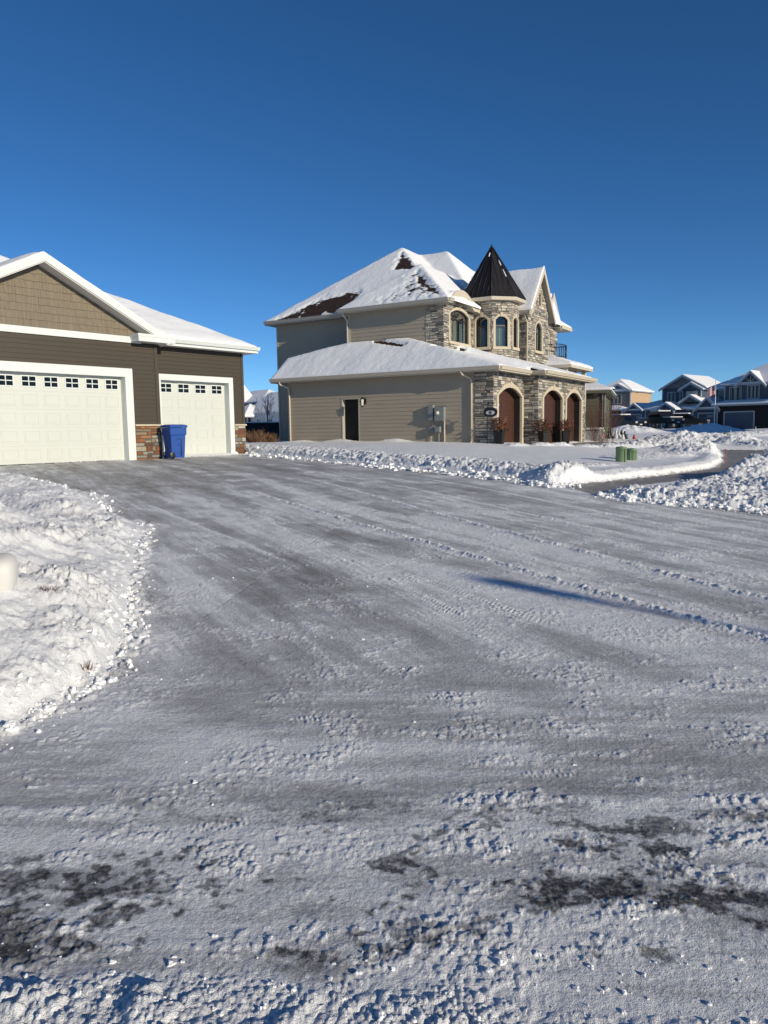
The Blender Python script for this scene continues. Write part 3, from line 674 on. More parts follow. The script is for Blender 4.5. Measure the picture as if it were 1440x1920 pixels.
# ------------------------------------------------------------------ the brown garage house on the left
h1 = H1.root('garage_house', 'brown sided house with two white garage doors and a shingled gable, at the left edge', 'house')
P0 = pf(0); P4 = pf(.4)
def raised_door(name, u0, u1, n, cols, wincols, label=None):
    """white sectional door, 5 rows, top row glazed"""
    d = MB(); rows = 5; H = 2.44; rh = H/rows; d.box(u0, u1, n-.05, n, 0, H)
    for r in range(rows):
        z0 = r*rh
        d.box(u0+.002, u1-.002, n-.001, n+.006, z0+.006, z0+rh-.006)
        if r < rows-1:
            cw = (u1-u0)/cols
            for c in range(cols):
                a = u0+c*cw+cw*.14; b = u0+(c+1)*cw-cw*.14; p, q = z0+rh*.17, z0+rh*.83
                for (x0, x1, y0, y1) in ((a, b, p, p+.018), (a, b, q-.018, q), (a, a+.018, p+.018, q-.018), (b-.018, b, p+.018, q-.018)): d.box(x0, x1, n+.005, n+.013, y0, y1)
                v0 = (a+.05, n+.016, p+.05); d.box(a+.045, b-.045, n+.004, n+.015, p+.045, q-.045)
    do = d.build(name, 'door_white', h1, bevel=.003)
    cw = (u1-u0)/cols; z0 = 4*rh
    for c in range(cols):
        a = u0+c*cw+cw*.20; b = u0+(c+1)*cw-cw*.20; p, q = z0+rh*.28, z0+rh*.80
        g = MB(); g.box(a, b, n+.006, n+.009, p, q); w = g.build('window_pane', 'dark_glass', do)
        f = MB(); f.box(a-.03, b+.03, n+.005, n+.022, q, q+.03); f.box(a-.03, b+.03, n+.005, n+.022, p-.03, p); f.box(a-.03, a, n+.005, n+.022, p, q); f.box(b, b+.03, n+.005, n+.022, p, q)
        f.box((a+b)/2-.012, (a+b)/2+.012, n+.008, n+.018, p, q); f.box(a, (a+b)/2-.012, n+.008, n+.017, (p+q)/2-.012, (p+q)/2+.012); f.box((a+b)/2+.012, b, n+.008, n+.017, (p+q)/2-.012, (p+q)/2+.012)
        f.build('window_frame', 'trim_white', do)
    s_ = MB(); s_.box(u0, u1, n-.02, n+.03, -.02, .012); s_.build('rubber_seal', 'very_dark', do)
    return do
BD0, BD1 = -6.28, -1.40; SD0, SD1 = .10, 2.80
big = raised_door('garage_door', BD0, BD1, .4-.22, 8, 8); small = raised_door('garage_door', SD0, SD1, -.22, 4, 4)
def dframe(u0, u1, n, w):
    m = MB(); z = 2.44
    m.box(u0-w, u0, n-.02, n+.035, -.01, z+w); m.box(u1, u1+w, n-.02, n+.035, -.01, z+w); m.box(u0, u1, n-.02, n+.033, z, z+w)
    m.box(u0-.03, u0+.002, n-.3, n-.021, -.01, z); m.box(u1-.002, u1+.03, n-.3, n-.021, -.01, z); m.box(u0+.003, u1-.003, n-.3, n-.021, z, z+.03)
    m.pieces('door_frame', 'trim_white', h1, bevel=.004)
dframe(BD0, BD1, .4, .25); dframe(SD0, SD1, 0, .19)
m = MB()
iv = IV(-7.4, -.28, [RH(BD0-.2, BD1+.2, -1, 2.64)]); siding(m, P4, iv, 1.05, 3.46, .125)
iv = IV(-.28, 3.45, [RH(SD0-.15, SD1+.15, -1, 2.58)]); siding(m, P0, iv, 1.05, 3.50, .125)
siding(m, pr(3.45), IV(-11.5, 0, ()), 0.0, 3.5, .125); siding(m, ps(-7.4), IV(-11.5, .4, ()), 0, 3.5, .125)
m.build('siding', 'brown_siding', h1)
m = MB(); m.box(-7.35, -.30, -.02, .385, 2.7, 3.46); m.box(-7.35, 3.43, -11.5, -11.4, -.5, 3.5); m.box(-1.17, -.30, -.25, .38, -.3, 2.7); m.box(-7.35, -6.5, -.25, .38, -.3, 2.7); m.box(2.98, 3.43, -.3, -.015, -.3, 2.7); m.box(-.2, 3.43, -.3, -.015, 2.62, 3.5); m.box(-.29, -.08, -.3, .2, -.3, 2.7)
m.box(-7.3, 3.4, -11.4, -.45, -.3, .02)
m.pieces('inner_wall', 'brown_trim', h1)
m = MB(); m.box(-.36, -.26, .36, .43, 1.06, 3.44); m.box(-.30, -.262, -.02, .36, -.2, 3.44); m.box(3.38, 3.475, -.05, .03, 1.06, 3.48); m.pieces('corner_board', 'brown_trim', h1, bevel=.003)
for (a, b, n, sd) in ((-1.15, -.27, .4, 3), (2.99, 3.47, 0, 5)):
    m = MB(); stones(m, pf(n), IV(a, b), -.12, 1.0, STONE_RUST, .06, .17, .12, .42, .025, .05, sd)
    if n > .1: pass
    else: stones(m, pr(3.45), IV(-1.2, .04), -.12, 1.0, STONE_RUST, .06, .17, .12, .42, .025, .05, 9)
    m.build('stone_veneer', 'stone', h1)
    m = MB(); m.box(a, b, n-.02, n+.012, -.15, 1.0); m.build('mortar', 'mortar', h1)
    m = MB(); m.box(a-.01, b+.03, n-.02, n+.085, 1.0, 1.055); m.pieces('stone_cap', 'limestone', h1, bevel=.006)
m = MB(); m.box(-7.5, -.80, .38, .44, 3.44, 3.62); m.build('trim_band', 'trim_white', h1, bevel=.003)
# gable shakes
AU = -3.83; gz = lambda u: 5.40-.5*abs(u-AU)
m = MB(); z = 3.62; R = random.Random(4)
m.prism([(-7.3, 3.45), (-.3, 3.45), (AU+.0, 5.22)], .30, .392, 'n')
while z < 5.2:
    zt = z+.20; a = AU-(5.28-z)/.5; b = AU+(5.28-z)/.5; x = a
    while x < b:
        w = R.choice((.10, .14, .18, .24, .12, .3)); y = min(x+w, b)
        def topz(q): return min(zt, 5.28-.5*abs(q-AU))
        dz = R.uniform(-.004, .004); off = R.uniform(.014, .022)
        xs = [x+.0015, y-.0015]
        if y-x > .02: m.add([(xs[0], .4+off, z+dz), (xs[1], .4+off, z+dz), (xs[1], .4+.003, topz(xs[1])), (xs[0], .4+.003, topz(xs[0])), (xs[0], .395, z+dz), (xs[1], .395, z+dz)], [(0, 1, 2, 3), (0, 4, 5, 1)])
        x = y
    z += .20
m.build('shake_gable', 'shake_tan', h1)
# gable rake boards, soffit and the boxed return
m = MB(); RN = .85
def rake(mb, cu, cz, s, half, w, n0, n1):
    for sg in (-1, 1):
        e = half; mb.prism([(cu, cz), (cu+sg*e, cz-s*e), (cu+sg*e, cz-s*e-w), (cu, cz-w)], n0, n1, 'n')
rake(m, AU, 5.50, .5, 3.75, .20, RN-.03, RN); m.box(-1.15, .11, RN-.45, RN-.005, 3.47, 3.66); m.box(-1.17, .13, RN-.47, RN+.01, 3.61, 3.69)
m.pieces('rake_board', 'trim_white', h1, bevel=.003)
m = MB()
for sg in (-1, 1): m.prism([(AU, 5.30), (AU+sg*3.72, 5.30-.5*3.72), (AU+sg*3.72, 5.27-.5*3.72), (AU, 5.27)], .40, RN-.031, 'n')
m.box(.14, 3.77, -.02, .42, 3.48, 3.50); m.box(3.5, 3.77, -11.6, -.021, 3.48, 3.50); m.pieces('soffit', 'soffit_white', h1)
m = MB(); m.box(.13, 3.77, .42, .45, 3.47, 3.64); m.box(3.77, 3.80, -11.9, .45, 3.47, 3.64); m.pieces('fascia', 'trim_white', h1, bevel=.002)
gutter(h1, [((.135, .452, 3.67), (3.79, .452, 3.67), (0, 1)), ((3.802, .45, 3.67), (3.802, -11.8, 3.67), (1, 0))], 'trim_white', .11)
def zf1(U, Nn):
    a = np.minimum(np.minimum(3.62+.5*(.45-Nn), 3.62+.5*(3.82-U)), np.minimum(3.62+.5*(Nn+11.95), 3.62+.5*(U+24)))
    main = np.where(inbox(U, Nn, -24, 3.80, -11.95, .45), a, -9)
    g = np.where(inbox(U, Nn, AU-3.9, AU+3.78, -8, RN), 5.47-.5*np.abs(U-AU), -9)
    main = np.where((U < .12) & (Nn > .2) & (np.abs(U-AU) > 3.8), -9, main)
    rb = np.where(inbox(U, Nn, -1.1, .11, .35, RN), 3.69, -9)
    z = np.maximum(np.maximum(main, g), rb); return np.where(z < 0, np.nan, z)
roof_field('roof', h1, (-22, 3.98, -11.95, .85), .06, zf1, .16, None, .03, 4, 1, .35)
m = MB(); m.box(-22, -7.4, -11.4, -.4, -.5, 3.5); m.build('rear_wing', 'brown_siding', h1)
m = MB(); m.tube([(3.87, -1.1, 3.56), (3.87, -1.1, 3.42), (3.80, -1.1, 3.3), (3.52, -1.1, 3.14)], .036, 6); m.tube([(3.50, -.06, 3.1), (3.50, -.06, .16), (3.58, -.02, .05)], .036, 6); m.tube([(3.52, -1.1, 3.14), (3.5, -.06, 3.08)], .036, 6); m.build('downspout', 'trim_white', h1)

# ------------------------------------------------------------------ the stone and siding house with the turret
h2 = H2.root('turret_house', 'large tan sided house with stone fronts, black cone turret roof and snowy hip roofs', 'house')
# -- side garage wall
DU0, DU1 = -7.52, -6.55
m = MB()
siding(m, ps(0), IV(-10.6, -.80, [RH(DU0-.02, DU1+.02, -1, 2.26)]), -.15, 3.16, .172)
siding(m, ps(1.7), IV(-8.15, -3.95), 3.3, 6.46, .172)
siding(m, ps(3.0), IV(-13.6, -8.12), -.3, 6.46, .172); siding(m, pb(-13.6), IV(3.0, 13), -.3, 6.46, .172); siding(m, pb(-8.15), IV(1.7, 3.0), 3.3, 6.46, .172); siding(m, pb(-10.6), IV(0, 2.9), -.15, 3.16, .172)
m.build('siding', 'tan_siding', h2)
m = MB()
for (u, n, z0, z1) in ((0, -10.6, -.2, 3.15), (1.7, -8.15, 3.3, 6.45), (3.0, -13.6, -.3, 6.45)): m.box(u-.03, u+.05, n-.03, n+.07, z0, z1)
m.pieces('corner_board', 'gutter_tan', h2)
# inner shell keeps daylight out
m = MB(); m.box(.06, .12, -10.5, -7.6, -.3, 3.16); m.box(.06, .12, -6.5, -.1, -.3, 3.16); m.box(.06, .12, -7.6, -6.5, 2.3, 3.16); m.box(1.76, 1.82, -8.1, -3.2, 3.0, 6.45); m.box(3.1, 13, -13.5, -13.44, -.3, 6.45); m.box(3.03, 3.09, -13.5, -8.1, -.3, 6.45)
m.box(.12, 10.6, -10.5, -10.44, -.3, 3.16); m.box(13.5, 13.56, -13.4, -1.9, -.3, 6.45); m.box(10.62, 10.68, -10.4, .6, -.3, 3.1); m.box(.2, 10.5, -3.6, -3.5, -.3, 3.1)
m.pieces('inner_wall', 'very_dark', h2)
# side door
d = MB(); d.box(.22, .27, DU0+.05, DU1-.05, 0, 2.2); d.box(.205, .22, DU0+.12, DU1-.12, 1.15, 2.08); d.box(.205, .22, DU0+.12, DU1-.12, .15, 1.0); sdv = d.build('side_door', 'very_dark', h2)
k = MB(); k.lathe([(.0, 0), (.03, .005), (.03, .03), (0, .04)], (0, 0, 0), 10); ko = k.build('handle', 'black_metal', sdv); ko.location = (.19, -(DU0+.2), 1.0); ko.rotation_euler = (0, -PI/2, 0)
m = MB(); m.box(-.02, .26, DU0-.01, DU0+.05, 0, 2.25); m.box(-.02, .26, DU1-.05, DU1+.01, 0, 2.25); m.box(-.02, .26, DU0+.05, DU1-.05, 2.19, 2.25); m.pieces('door_frame', 'gutter_tan', h2)
# stonework
D1C, D2C, D3C = 1.80, 5.50, 8.78; DHW = 1.36; DH3 = 1.24; SPR = 2.12; RISE = .38
bn = .68
def garage_iv(c, hw, w=.0): return AH(c, hw+w, -1, SPR, RISE+w)
ivA = IV(0, 3.5, [garage_iv(D1C, DHW, .16)]); ivB = IV(3.5, 10.7, [garage_iv(D2C, DHW, .16), garage_iv(D3C, DH3, .16)])
m = MB(); stones(m, ps(0), IV(-.82, .03), -.2, 3.14, seed=1); stones(m, pf(0), ivA, -.2, 3.14, seed=2); stones(m, ps(3.5), IV(.0, bn+.03), -.2, 3.1, seed=3); stones(m, pf(bn), ivB, -.2, 3.1, seed=4); stones(m, pr(10.7), IV(-2, bn+.03), -.2, 3.1, seed=5)
stones(m, ps(1.7), IV(-4.0, -3.07), 3.9, 6.42, seed=6, lmax=.4)
EY = 2.95
ey0 = lambda z: 1.7 if z < 6.36 else EY-1.2*math.sqrt(max(0, 1-(z-6.36)/.42)); ey1 = lambda z: 5.2 if z < 6.36 else EY+1.2*math.sqrt(max(0, 1-(z-6.36)/.42))
stones(m, pf(-3.1), IV(ey0, ey1, [AH(3.32, 1.12, 4.6, 5.98, .32)]), 4.0, 6.78, seed=7)
stones(m, pf(-3.1), IV(7.0, 7.56), 3.6, 6.6, seed=8); stones(m, ps(7.55), IV(-3.1, -1.27), 3.4, 6.42, seed=9)
G1C = 9.07
def gab(c, apex, s): return (lambda z: c-(apex-z)/s), (lambda z: c+(apex-z)/s)
a_, b_ = gab(G1C, 8.60, 1.26)
holes1 = [AH(G1C, .60, 4.52, 5.88, .40), AH(9.2, .2, 7.0, 7.55, .2)]
stones(m, pf(-1.3), IV(lambda z: max(7.53, a_(z)), lambda z: min(10.6, b_(z)), holes1), 3.4, 8.5, seed=10)
stones(m, ps(10.6), IV(-1.8, -1.32), 3.4, 6.3, seed=13)
stones(m, pf(-1.8), IV(10.6, 13.6, [AH(11.75, .42, 4.4, 5.85, .32)]), 3.4, 6.4, seed=11)
a2_, b2_ = gab(12.1, 7.85, 1.26); stones(m, pf(-1.8), IV(lambda z: max(10.7, a2_(z)), lambda z: b2_(z)), 6.4, 7.8, seed=12)
stones(m, pr(13.6), IV(-6, -1.77), 3.4, 6.4, seed=14)
# octagonal turret
TC = (6.16, -2.66); TR = 1.30; SD = 2*TR*math.sin(PI/8); AP = TR*math.cos(PI/8)
def tface(k):
    """face whose outward normal is at angle k*45 deg in (u,n)"""
    a = math.radians(45*k); nu, nn_ = math.cos(a), math.sin(a); tu, tn = nn_, -nu; cu, cn = TC[0]+nu*AP, TC[1]+nn_*AP
    return lambda s_, off, z: (cu+tu*s_+nu*off, cn+tn*s_+nn_*off, z)
TF = [tface(k) for k in (4, 3, 2, 1)]
for i, f in enumerate(TF): stones(m, f, IV(-SD/2-.01, SD/2+.01, [AH(0, .40, 4.5, 5.92, .26)] if i < 3 else []), 3.3, 6.86, seed=20+i, lmax=.34)
m.build('stone_veneer', 'stone', h2)
m = MB()
backing(m, ps(0), IV(-.84, .012), -.2, 3.14, .012); backing(m, pf(0), ivA, -.2, 3.14, .012, .03); backing(m, ps(3.5), IV(0, bn+.012), -.2, 3.1, .012); backing(m, pf(bn), ivB, -.2, 3.1, .012, .03); backing(m, pr(10.7), IV(-2, bn), -.2, 3.1, .012)
backing(m, ps(1.7), IV(-4.0, -3.09), 3.4, 6.45, .012); backing(m, pf(-3.1), IV(ey0, ey1, [AH(3.32, 1.07, 4.65, 5.98, .27)]), 3.4, 6.78, .012, .03)
backing(m, pf(-3.1), IV(7.0, 7.56), 3.4, 6.6, .012); backing(m, ps(7.55), IV(-3.1, -1.29), 3.3, 6.45, .012)
backing(m, pf(-1.3), IV(lambda z: max(7.54, a_(z)), lambda z: min(10.6, b_(z)), [AH(G1C, .55, 4.55, 5.88, .34), AH(9.2, .15, 7.02, 7.55, .16)]), 3.3, 8.55, .012, .03)
backing(m, pf(-1.8), IV(10.6, 13.6, [AH(11.75, .36, 4.4, 5.85, .28)]), 3.3, 6.4, .012, .03); backing(m, pf(-1.8), IV(lambda z: max(10.7, a2_(z)), lambda z: b2_(z)), 6.4, 7.8, .012); backing(m, pr(13.6), IV(-6, -1.79), 3.3, 6.4, .012)
for i, f in enumerate(TF): backing(m, f, IV(-SD/2, SD/2, [AH(0, .34, 4.6, 5.92, .20)] if i < 3 else []), 3.2, 6.9, .012, .03)
m.build('mortar', 'mortar', h2)
# arched stone surrounds
def surround(mb, M_, c, hw, spring, rise, w, base, d0=-.02, d1=.06, sill=False, key=True):
    inn = arch_pts(c, hw, spring, rise, 14, base); out = arch_pts(c, hw+w, spring, rise+w, 14, base)
    for i in range(len(inn)-1):
        q = [inn[i], inn[i+1], out[i+1], out[i]]
        v = [M_(a, d0, z) for a, z in q]+[M_(a, d1, z) for a, z in q]
        mb.add(v, [(0, 1, 2, 3), (7, 6, 5, 4), (0, 4, 5, 1), (1, 5, 6, 2), (2, 6, 7, 3), (3, 7, 4, 0)])
    if key:
        q = [(c-.05, spring+rise-.02), (c+.05, spring+rise-.02), (c+.08, spring+rise+w+.06), (c-.08, spring+rise+w+.06)]
        v = [M_(a, d0, z) for a, z in q]+[M_(a, d1+.02, z) for a, z in q]; mb.add(v, [(0, 1, 2, 3), (7, 6, 5, 4), (0, 4, 5, 1), (1, 5, 6, 2), (2, 6, 7, 3), (3, 7, 4, 0)])
    if sill:
        q = [(c-hw-w-.03, base-.13), (c+hw+w+.03, base-.13), (c+hw+w+.03, base), (c-hw-w-.03, base)]
        v = [M_(a, d0, z) for a, z in q]+[M_(a, d1+.03, z) for a, z in q]; mb.add(v, [(0, 1, 2, 3), (7, 6, 5, 4), (0, 4, 5, 1), (1, 5, 6, 2), (2, 6, 7, 3), (3, 7, 4, 0)])
for (c, hw, n) in ((D1C, DHW, 0), (D2C, DHW, bn), (D3C, DH3, bn)):
    mm = MB(); surround(mm, pf(n), c, hw, SPR, RISE, .20, -.1, -.05, .065); mm.build('arch_surround', 'limestone', h2, bevel=.006)
    # reveal, dark
    mm = MB(); ip = arch_pts(c, hw+.002, SPR, RISE, 16, -.1); op = arch_pts(c, hw+.05, SPR, RISE+.05, 16, -.1); mm.band(ip, op, n-.42, n-.051, 'n'); mm.build('door_jamb', 'dark_frame', h2)
    # door leaf: four sections of vertical planks
    dm = MB(); dn = n-.36; backing(dm, lambda a, off, z, dn=dn: (a, dn+off, z), IV(c-hw, c+hw, ()), 0, 2.6, 0, .2)
    secs = [0, .66, 1.32, 1.98, 2.6]
    for s0, s1 in zip(secs[:-1], secs[1:]):
        zt = min(s1, SPR+RISE)
        npl = 16; pw = (2*hw-.3)/npl
        for i in range(npl):
            a = c-hw+.15+i*pw
            if i in (8,): pass
            dm.box(a+.006, a+pw-.006, dn+.001, dn+.012, s0+.09, s1-.09)
        dm.box(c-hw, c+hw, dn+.001, dn+.026, s0+.004, s0+.09); dm.box(c-hw, c+hw, dn+.001, dn+.026, s1-.09, s1-.004)
        dm.box(c-hw, c-hw+.15, dn+.001, dn+.025, s0+.09, s1-.09); dm.box(c+hw-.15, c+hw, dn+.001, dn+.025, s0+.09, s1-.09); dm.box(c-.07, c+.07, dn+.013, dn+.025, s0+.09, s1-.09)
    dm.build('garage_door', 'mahogany', h2)
# windows
def window(M_, c, hw, base, spring, rise, transom, cols, w=.13, sill=True, curtain='curtain', cfrac=1.0, depth=.12, vert=None):
    s_ = MB(); surround(s_, M_, c, hw, spring, rise, w, base, -.03, .06, sill); so_ = s_.build('window_surround', 'limestone', h2, bevel=.004)
    f = MB(); surround(f, M_, c, hw-.05, spring, rise-.045, .052, base+.05, -depth, -depth+.05, False, False)
    def fb(a, b, z0, z1, d0=-depth, d1=-depth+.045):
        v = [M_(x, y, z) for z in (z0, z1) for (x, y) in ((a, d0), (b, d0), (b, d1), (a, d1))]; f.add(v, [(0, 1, 2, 3), (7, 6, 5, 4), (0, 4, 5, 1), (1, 5, 6, 2), (2, 6, 7, 3), (3, 7, 4, 0)])
    fb(c-hw, c+hw, base, base+.05)
    if transom: fb(c-hw+.04, c+hw-.04, transom-.035, transom+.035)
    for i in range(1, cols):
        x = c-hw+2*hw*i/cols; fb(x-.02, x+.02, base+.05, transom-.035 if transom else spring)
    fo = f.build('window_frame', 'dark_frame', so_)
    g = MB(); backing(g, M_, IV(c-hw, c+hw, ()) if False else (lambda z: [(c-hw, c+hw)] if z < spring else [(c-hw*math.sqrt(max(0, 1-(z-spring)/rise)), c+hw*math.sqrt(max(0, 1-(z-spring)/rise)))]), base, spring+rise-.001, -depth+.02, (spring+rise-base)); 
    g = MB(); pts = arch_pts(c, hw, spring, rise, 14, base); g.add([M_(a, -depth+.02, z) for a, z in pts], [tuple(range(len(pts)))]); g.build('glass', 'glass', so_, recalc=False)
    # folds of cloth behind the pane, dark room behind them
    cu = MB(); top = transom or (spring+rise); nf = 40; xs = [c-hw+2*hw*i/nf for i in range(nf+1)]
    pr_ = []
    for i, x in enumerate(xs): pr_.append((x, -depth-.10+.03*math.sin(i*1.35+c)+.012*math.sin(i*3.1)))
    for i in range(nf):
        if vert is not None and (int(i*vert/nf) % 2): continue
        cu.add([M_(pr_[i][0], pr_[i][1], base), M_(pr_[i+1][0], pr_[i+1][1], base), M_(pr_[i+1][0], pr_[i+1][1], top), M_(pr_[i][0], pr_[i][1], top)], [(0, 1, 2, 3)], smooth=False)
    cu.build('curtain', curtain, so_, recalc=False)
    rm = MB(); v = [M_(x, y, z) for z in (base-.1, spring+rise+.1) for (x, y) in ((c-hw-.1, -depth-.5), (c+hw+.1, -depth-.5), (c+hw+.1, -depth+.0), (c-hw-.1, -depth+.0))]
    rm.add(v, [(0, 1, 2, 3), (7, 6, 5, 4), (0, 4, 5, 1), (1, 5, 6, 2), (3, 7, 4, 0)]); rm.build('room_lining', 'very_dark', so_)
window(pf(-3.1), 3.32, 1.03, 4.75, 5.98, .24, 5.78, 2, .13, True, 'curtain', vert=8)
for i in range(3): window(TF[i], 0, .31, 4.66, 5.92, .17, 5.66, 1, .12, True, 'curtain_grey' if i != 1 else 'curtain')
window(pf(-1.3), G1C, .50, 4.72, 5.88, .28, 5.62, 2, .12, True, 'curtain_grey', vert=6)
window(pf(-1.8), 11.75, .32, 4.3, 5.85, .24, 5.5, 1, .12, False, 'curtain_grey')
# louvred attic vent
s_ = MB(); surround(s_, pf(-1.3), 9.2, .15, 7.55, .15, .07, 7.02, -.02, .05, False, False); s_ = s_.build('attic_vent', 'limestone', h2)
f = MB()
for i in range(12): f.box(9.05, 9.35, -1.36, -1.30, 7.04+i*.052, 7.05+i*.052)
f.box(9.04, 9.36, -1.4, -1.37, 7.0, 7.7); f.build('louvre', 'very_dark', s_)
# turret roof
m = MB(); RZ = 6.98; RR = 1.66; AZP = 9.62; k8 = [(TC[0]+RR*math.cos(PI/8+i*PI/4), TC[1]+RR*math.sin(PI/8+i*PI/4)) for i in range(8)]
for i in range(8):
    a, b = k8[i], k8[(i+1) % 8]; ap = (TC[0], TC[1], AZP); m.add([(a[0], a[1], RZ), (b[0], b[1], RZ), ap], [(0, 1, 2)])
    for j in range(0, 6):
        t = j/5.0 if j else 0.0
        if j == 5: continue
        p = Vector((a[0]+(b[0]-a[0])*t, a[1]+(b[1]-a[1])*t, RZ)); top = Vector(ap); mid = Vector(((a[0]+b[0])/2, (a[1]+b[1])/2, RZ))
        # ribs run parallel to the fall line and die at the hips
        if j == 0: q = top
        else:
            kk = 1-abs(2*t-1); q = p+(top-mid)*kk
        m.tube([tuple(p+Vector((0, 0, .01))), tuple(q+Vector((0, 0, .01)))], .017 if j else .028, 4)
m.lathe([(.09, AZP-.14), (.05, AZP), (.012, AZP+.07)], (TC[0], TC[1], 0), 8)
m.build('turret_roof', 'black_roof', h2)
m = MB(); ko = [(x, y) for x, y in k8]; ki = [(TC[0]+(x-TC[0])*.76, TC[1]+(y-TC[1])*.76) for x, y in k8]; kt = [(TC[0]+(x-TC[0])*.985, TC[1]+(y-TC[1])*.985) for x, y in k8]
for i in range(8):
    j = (i+1) % 8; m.add([(ko[i][0], ko[i][1], RZ-.02), (ko[j][0], ko[j][1], RZ-.02), (kt[j][0], kt[j][1], RZ-.17), (kt[i][0], kt[i][1], RZ-.17), (ki[i][0], ki[i][1], RZ-.17), (ki[j][0], ki[j][1], RZ-.17), (ki[i][0], ki[i][1], RZ-.02), (ki[j][0], ki[j][1], RZ-.02)], [(0, 1, 2, 3), (3, 2, 5, 4), (0, 1, 7, 6)])
m.build('turret_fascia', 'cream_trim', h2)
sn = MB()
for (i, t0, t1, f_) in ((5, .35, .80, .0), (2, .30, .40, .06), (2, .48, .62, .06), (3, .15, .22, .5)):
    a = Vector((k8[i][0], k8[i][1], RZ)); b = Vector((k8[(i+1) % 8][0], k8[(i+1) % 8][1], RZ)); ap = Vector((TC[0], TC[1], AZP)); q = a+(b-a)*f_
    p0 = q.lerp(ap, 1-t1); p1 = q.lerp(ap, 1-t0); sn.tube([tuple(p0+Vector((0, 0, .02))), tuple(p1+Vector((0, 0, .02)))], .028, 5)
sn.pieces('snow_streak', 'snow', h2)
# -- upper roof
def hip(U, Nn, u0, u1, n0, n1, z0, s, front=None):
    z = np.minimum(np.minimum(U-u0, u1-U), np.minimum(Nn-n0, (n1-Nn)*(front/s if front else 1)))*s+z0
    return np.where(inbox(U, Nn, u0, u1, n0, n1), z, -9)
def zf2(U, Nn):
    z = hip(U, Nn, 2.45, 30, -13.95, -3.3, 6.5, .77); z = np.where(U > 10.2, -9, z)
    z = np.maximum(z, np.where(U < 8, hip(U, Nn, 1.25, 30, -8.45, -2.65, 6.46, .78), -9))
    z = np.maximum(z, hip(U, Nn, 4.65, 15.3, -14, -2.75, 6.5, .77, .98))
    z = np.maximum(z, np.where(U > 11.2, hip(U, Nn, 4.65, 15.2, -14, -1.4, 6.5, .77, .77), -9))
    g = np.where(inbox(U, Nn, 7.2, 11.0, -8, -1.0), 8.92-1.26*np.abs(U-9.1), -9); z = np.maximum(z, g)
    g = np.where(inbox(U, Nn, 10.9, 13.35, -6, -1.45), 8.10-1.26*np.abs(U-12.1), -9); z = np.maximum(z, g)
    e = np.where(inbox(U, Nn, 1.65, 4.25, -5, -2.75), 6.50+.44*np.maximum(0, 1-((U-EY)/1.3)**2), -9); z = np.maximum(z, np.where(e > 0, e, -9))
    d = (U-TC[0])**2+(Nn-TC[1])**2; z = np.where((z > 0) & (Nn > -2.9) & (U > 4.9) & (U < 7.25), -9, z)
    return np.where(z < 0, np.nan, z)
WL = [(2.40, -13.2), (3.1, -12.3), (3.84, -11.4), (4.15, -9.9), (4.05, -9.0), (3.6, -8.8), (2.7, -9.4), (2.3, -11.0)]; WA = [(7.3, -8.3), (5.3, -6.1), (5.6, -7.14), (5.7, -7.95)]
R2A = [(3.6, -5.45), (1.5, -3.15), (1.9, -3.95), (2.6, -4.9)]; R2B = [(2.1, -4.9), (1.35, -5.5), (1.1, -6.5), (1.5, -6.1), (1.7, -5.4)]
def bare2(U, Nn):
    b = np.maximum(.80*polymask(U, Nn, WL, .45), .85*polymask(U, Nn, WA, .36)); b = np.maximum(b, .95*polymask(U, Nn, R2A, .32)); b = np.maximum(b, .50*polymask(U, Nn, R2B, .4)); b = np.maximum(b, .40*polymask(U, Nn, [(3.6, -5.45), (1.4, -3.1), (1.4, -6.6), (2.2, -6.2)], .5))
    return b
roof_field('upper_roof', h2, (1.25, 15.3, -13.95, -1.0), .05, zf2, .10, bare2, .02, 3, 2)
# fascias, soffits, rakes
m = MB()
m.box(1.22, 1.25, -8.45, -2.65, 6.30, 6.48); m.box(1.22, 1.66, -2.65, -2.62, 6.30, 6.48); m.box(2.42, 2.45, -13.95, -8.45, 6.34, 6.52); m.box(2.45, 13, -13.98, -13.95, 6.34, 6.52)
m.box(4.24, 4.95, -2.78, -2.75, 6.28, 6.46); m.box(7.0, 7.22, -1.03, -1.0, 6.33, 6.53); m.box(7.17, 7.2, -2.9, -1.0, 6.36, 6.53); m.box(13.3, 15.2, -1.4, -1.37, 6.34, 6.54); m.box(15.2, 15.23, -9, -1.4, 6.34, 6.54); m.box(1.22, 1.25, -2.65, -2.62, 6.3, 6.48)
m.pieces('fascia', 'cream_trim', h2)
m = MB(); m.box(1.26, 1.70, -8.44, -2.66, 6.31, 6.33); m.box(1.70, 5.0, -3.1, -2.66, 6.31, 6.33) if False else None
m.box(1.70, 1.72, -3.1, -2.66, 6.31, 6.33); m.box(2.46, 3.0, -13.94, -8.46, 6.35, 6.37); m.box(7.21, 7.54, -3.0, -1.28, 6.37, 6.39); m.box(13.6, 15.19, -9, -1.41, 6.35, 6.37); m.box(12.8, 13.6, -1.8, -1.41, 6.35, 6.37); m.box(4.2, 4.95, -3.1, -2.78, 6.29, 6.31)
m.pieces('soffit', 'soffit', h2)
gutter(h2, [((1.22, -8.45, 6.49), (1.22, -2.6, 6.49), (-1, 0)), ((2.42, -13.95, 6.53), (2.42, -8.45, 6.53), (-1, 0)), ((1.22, -2.62, 6.49), (1.66, -2.62, 6.49), (0, 1)), ((7.17, -2.6, 6.54), (7.17, -1.0, 6.54), (-1, 0))], 'gutter_tan')
m = MB(); arc_o = arch_pts(EY, 1.30, 6.50, .54, 14); arc_i = arch_pts(EY, 1.22, 6.30, .44, 14); m.band(arc_i, arc_o, -2.78, -2.72, 'n'); m.build('eyebrow_trim', 'cream_trim', h2)
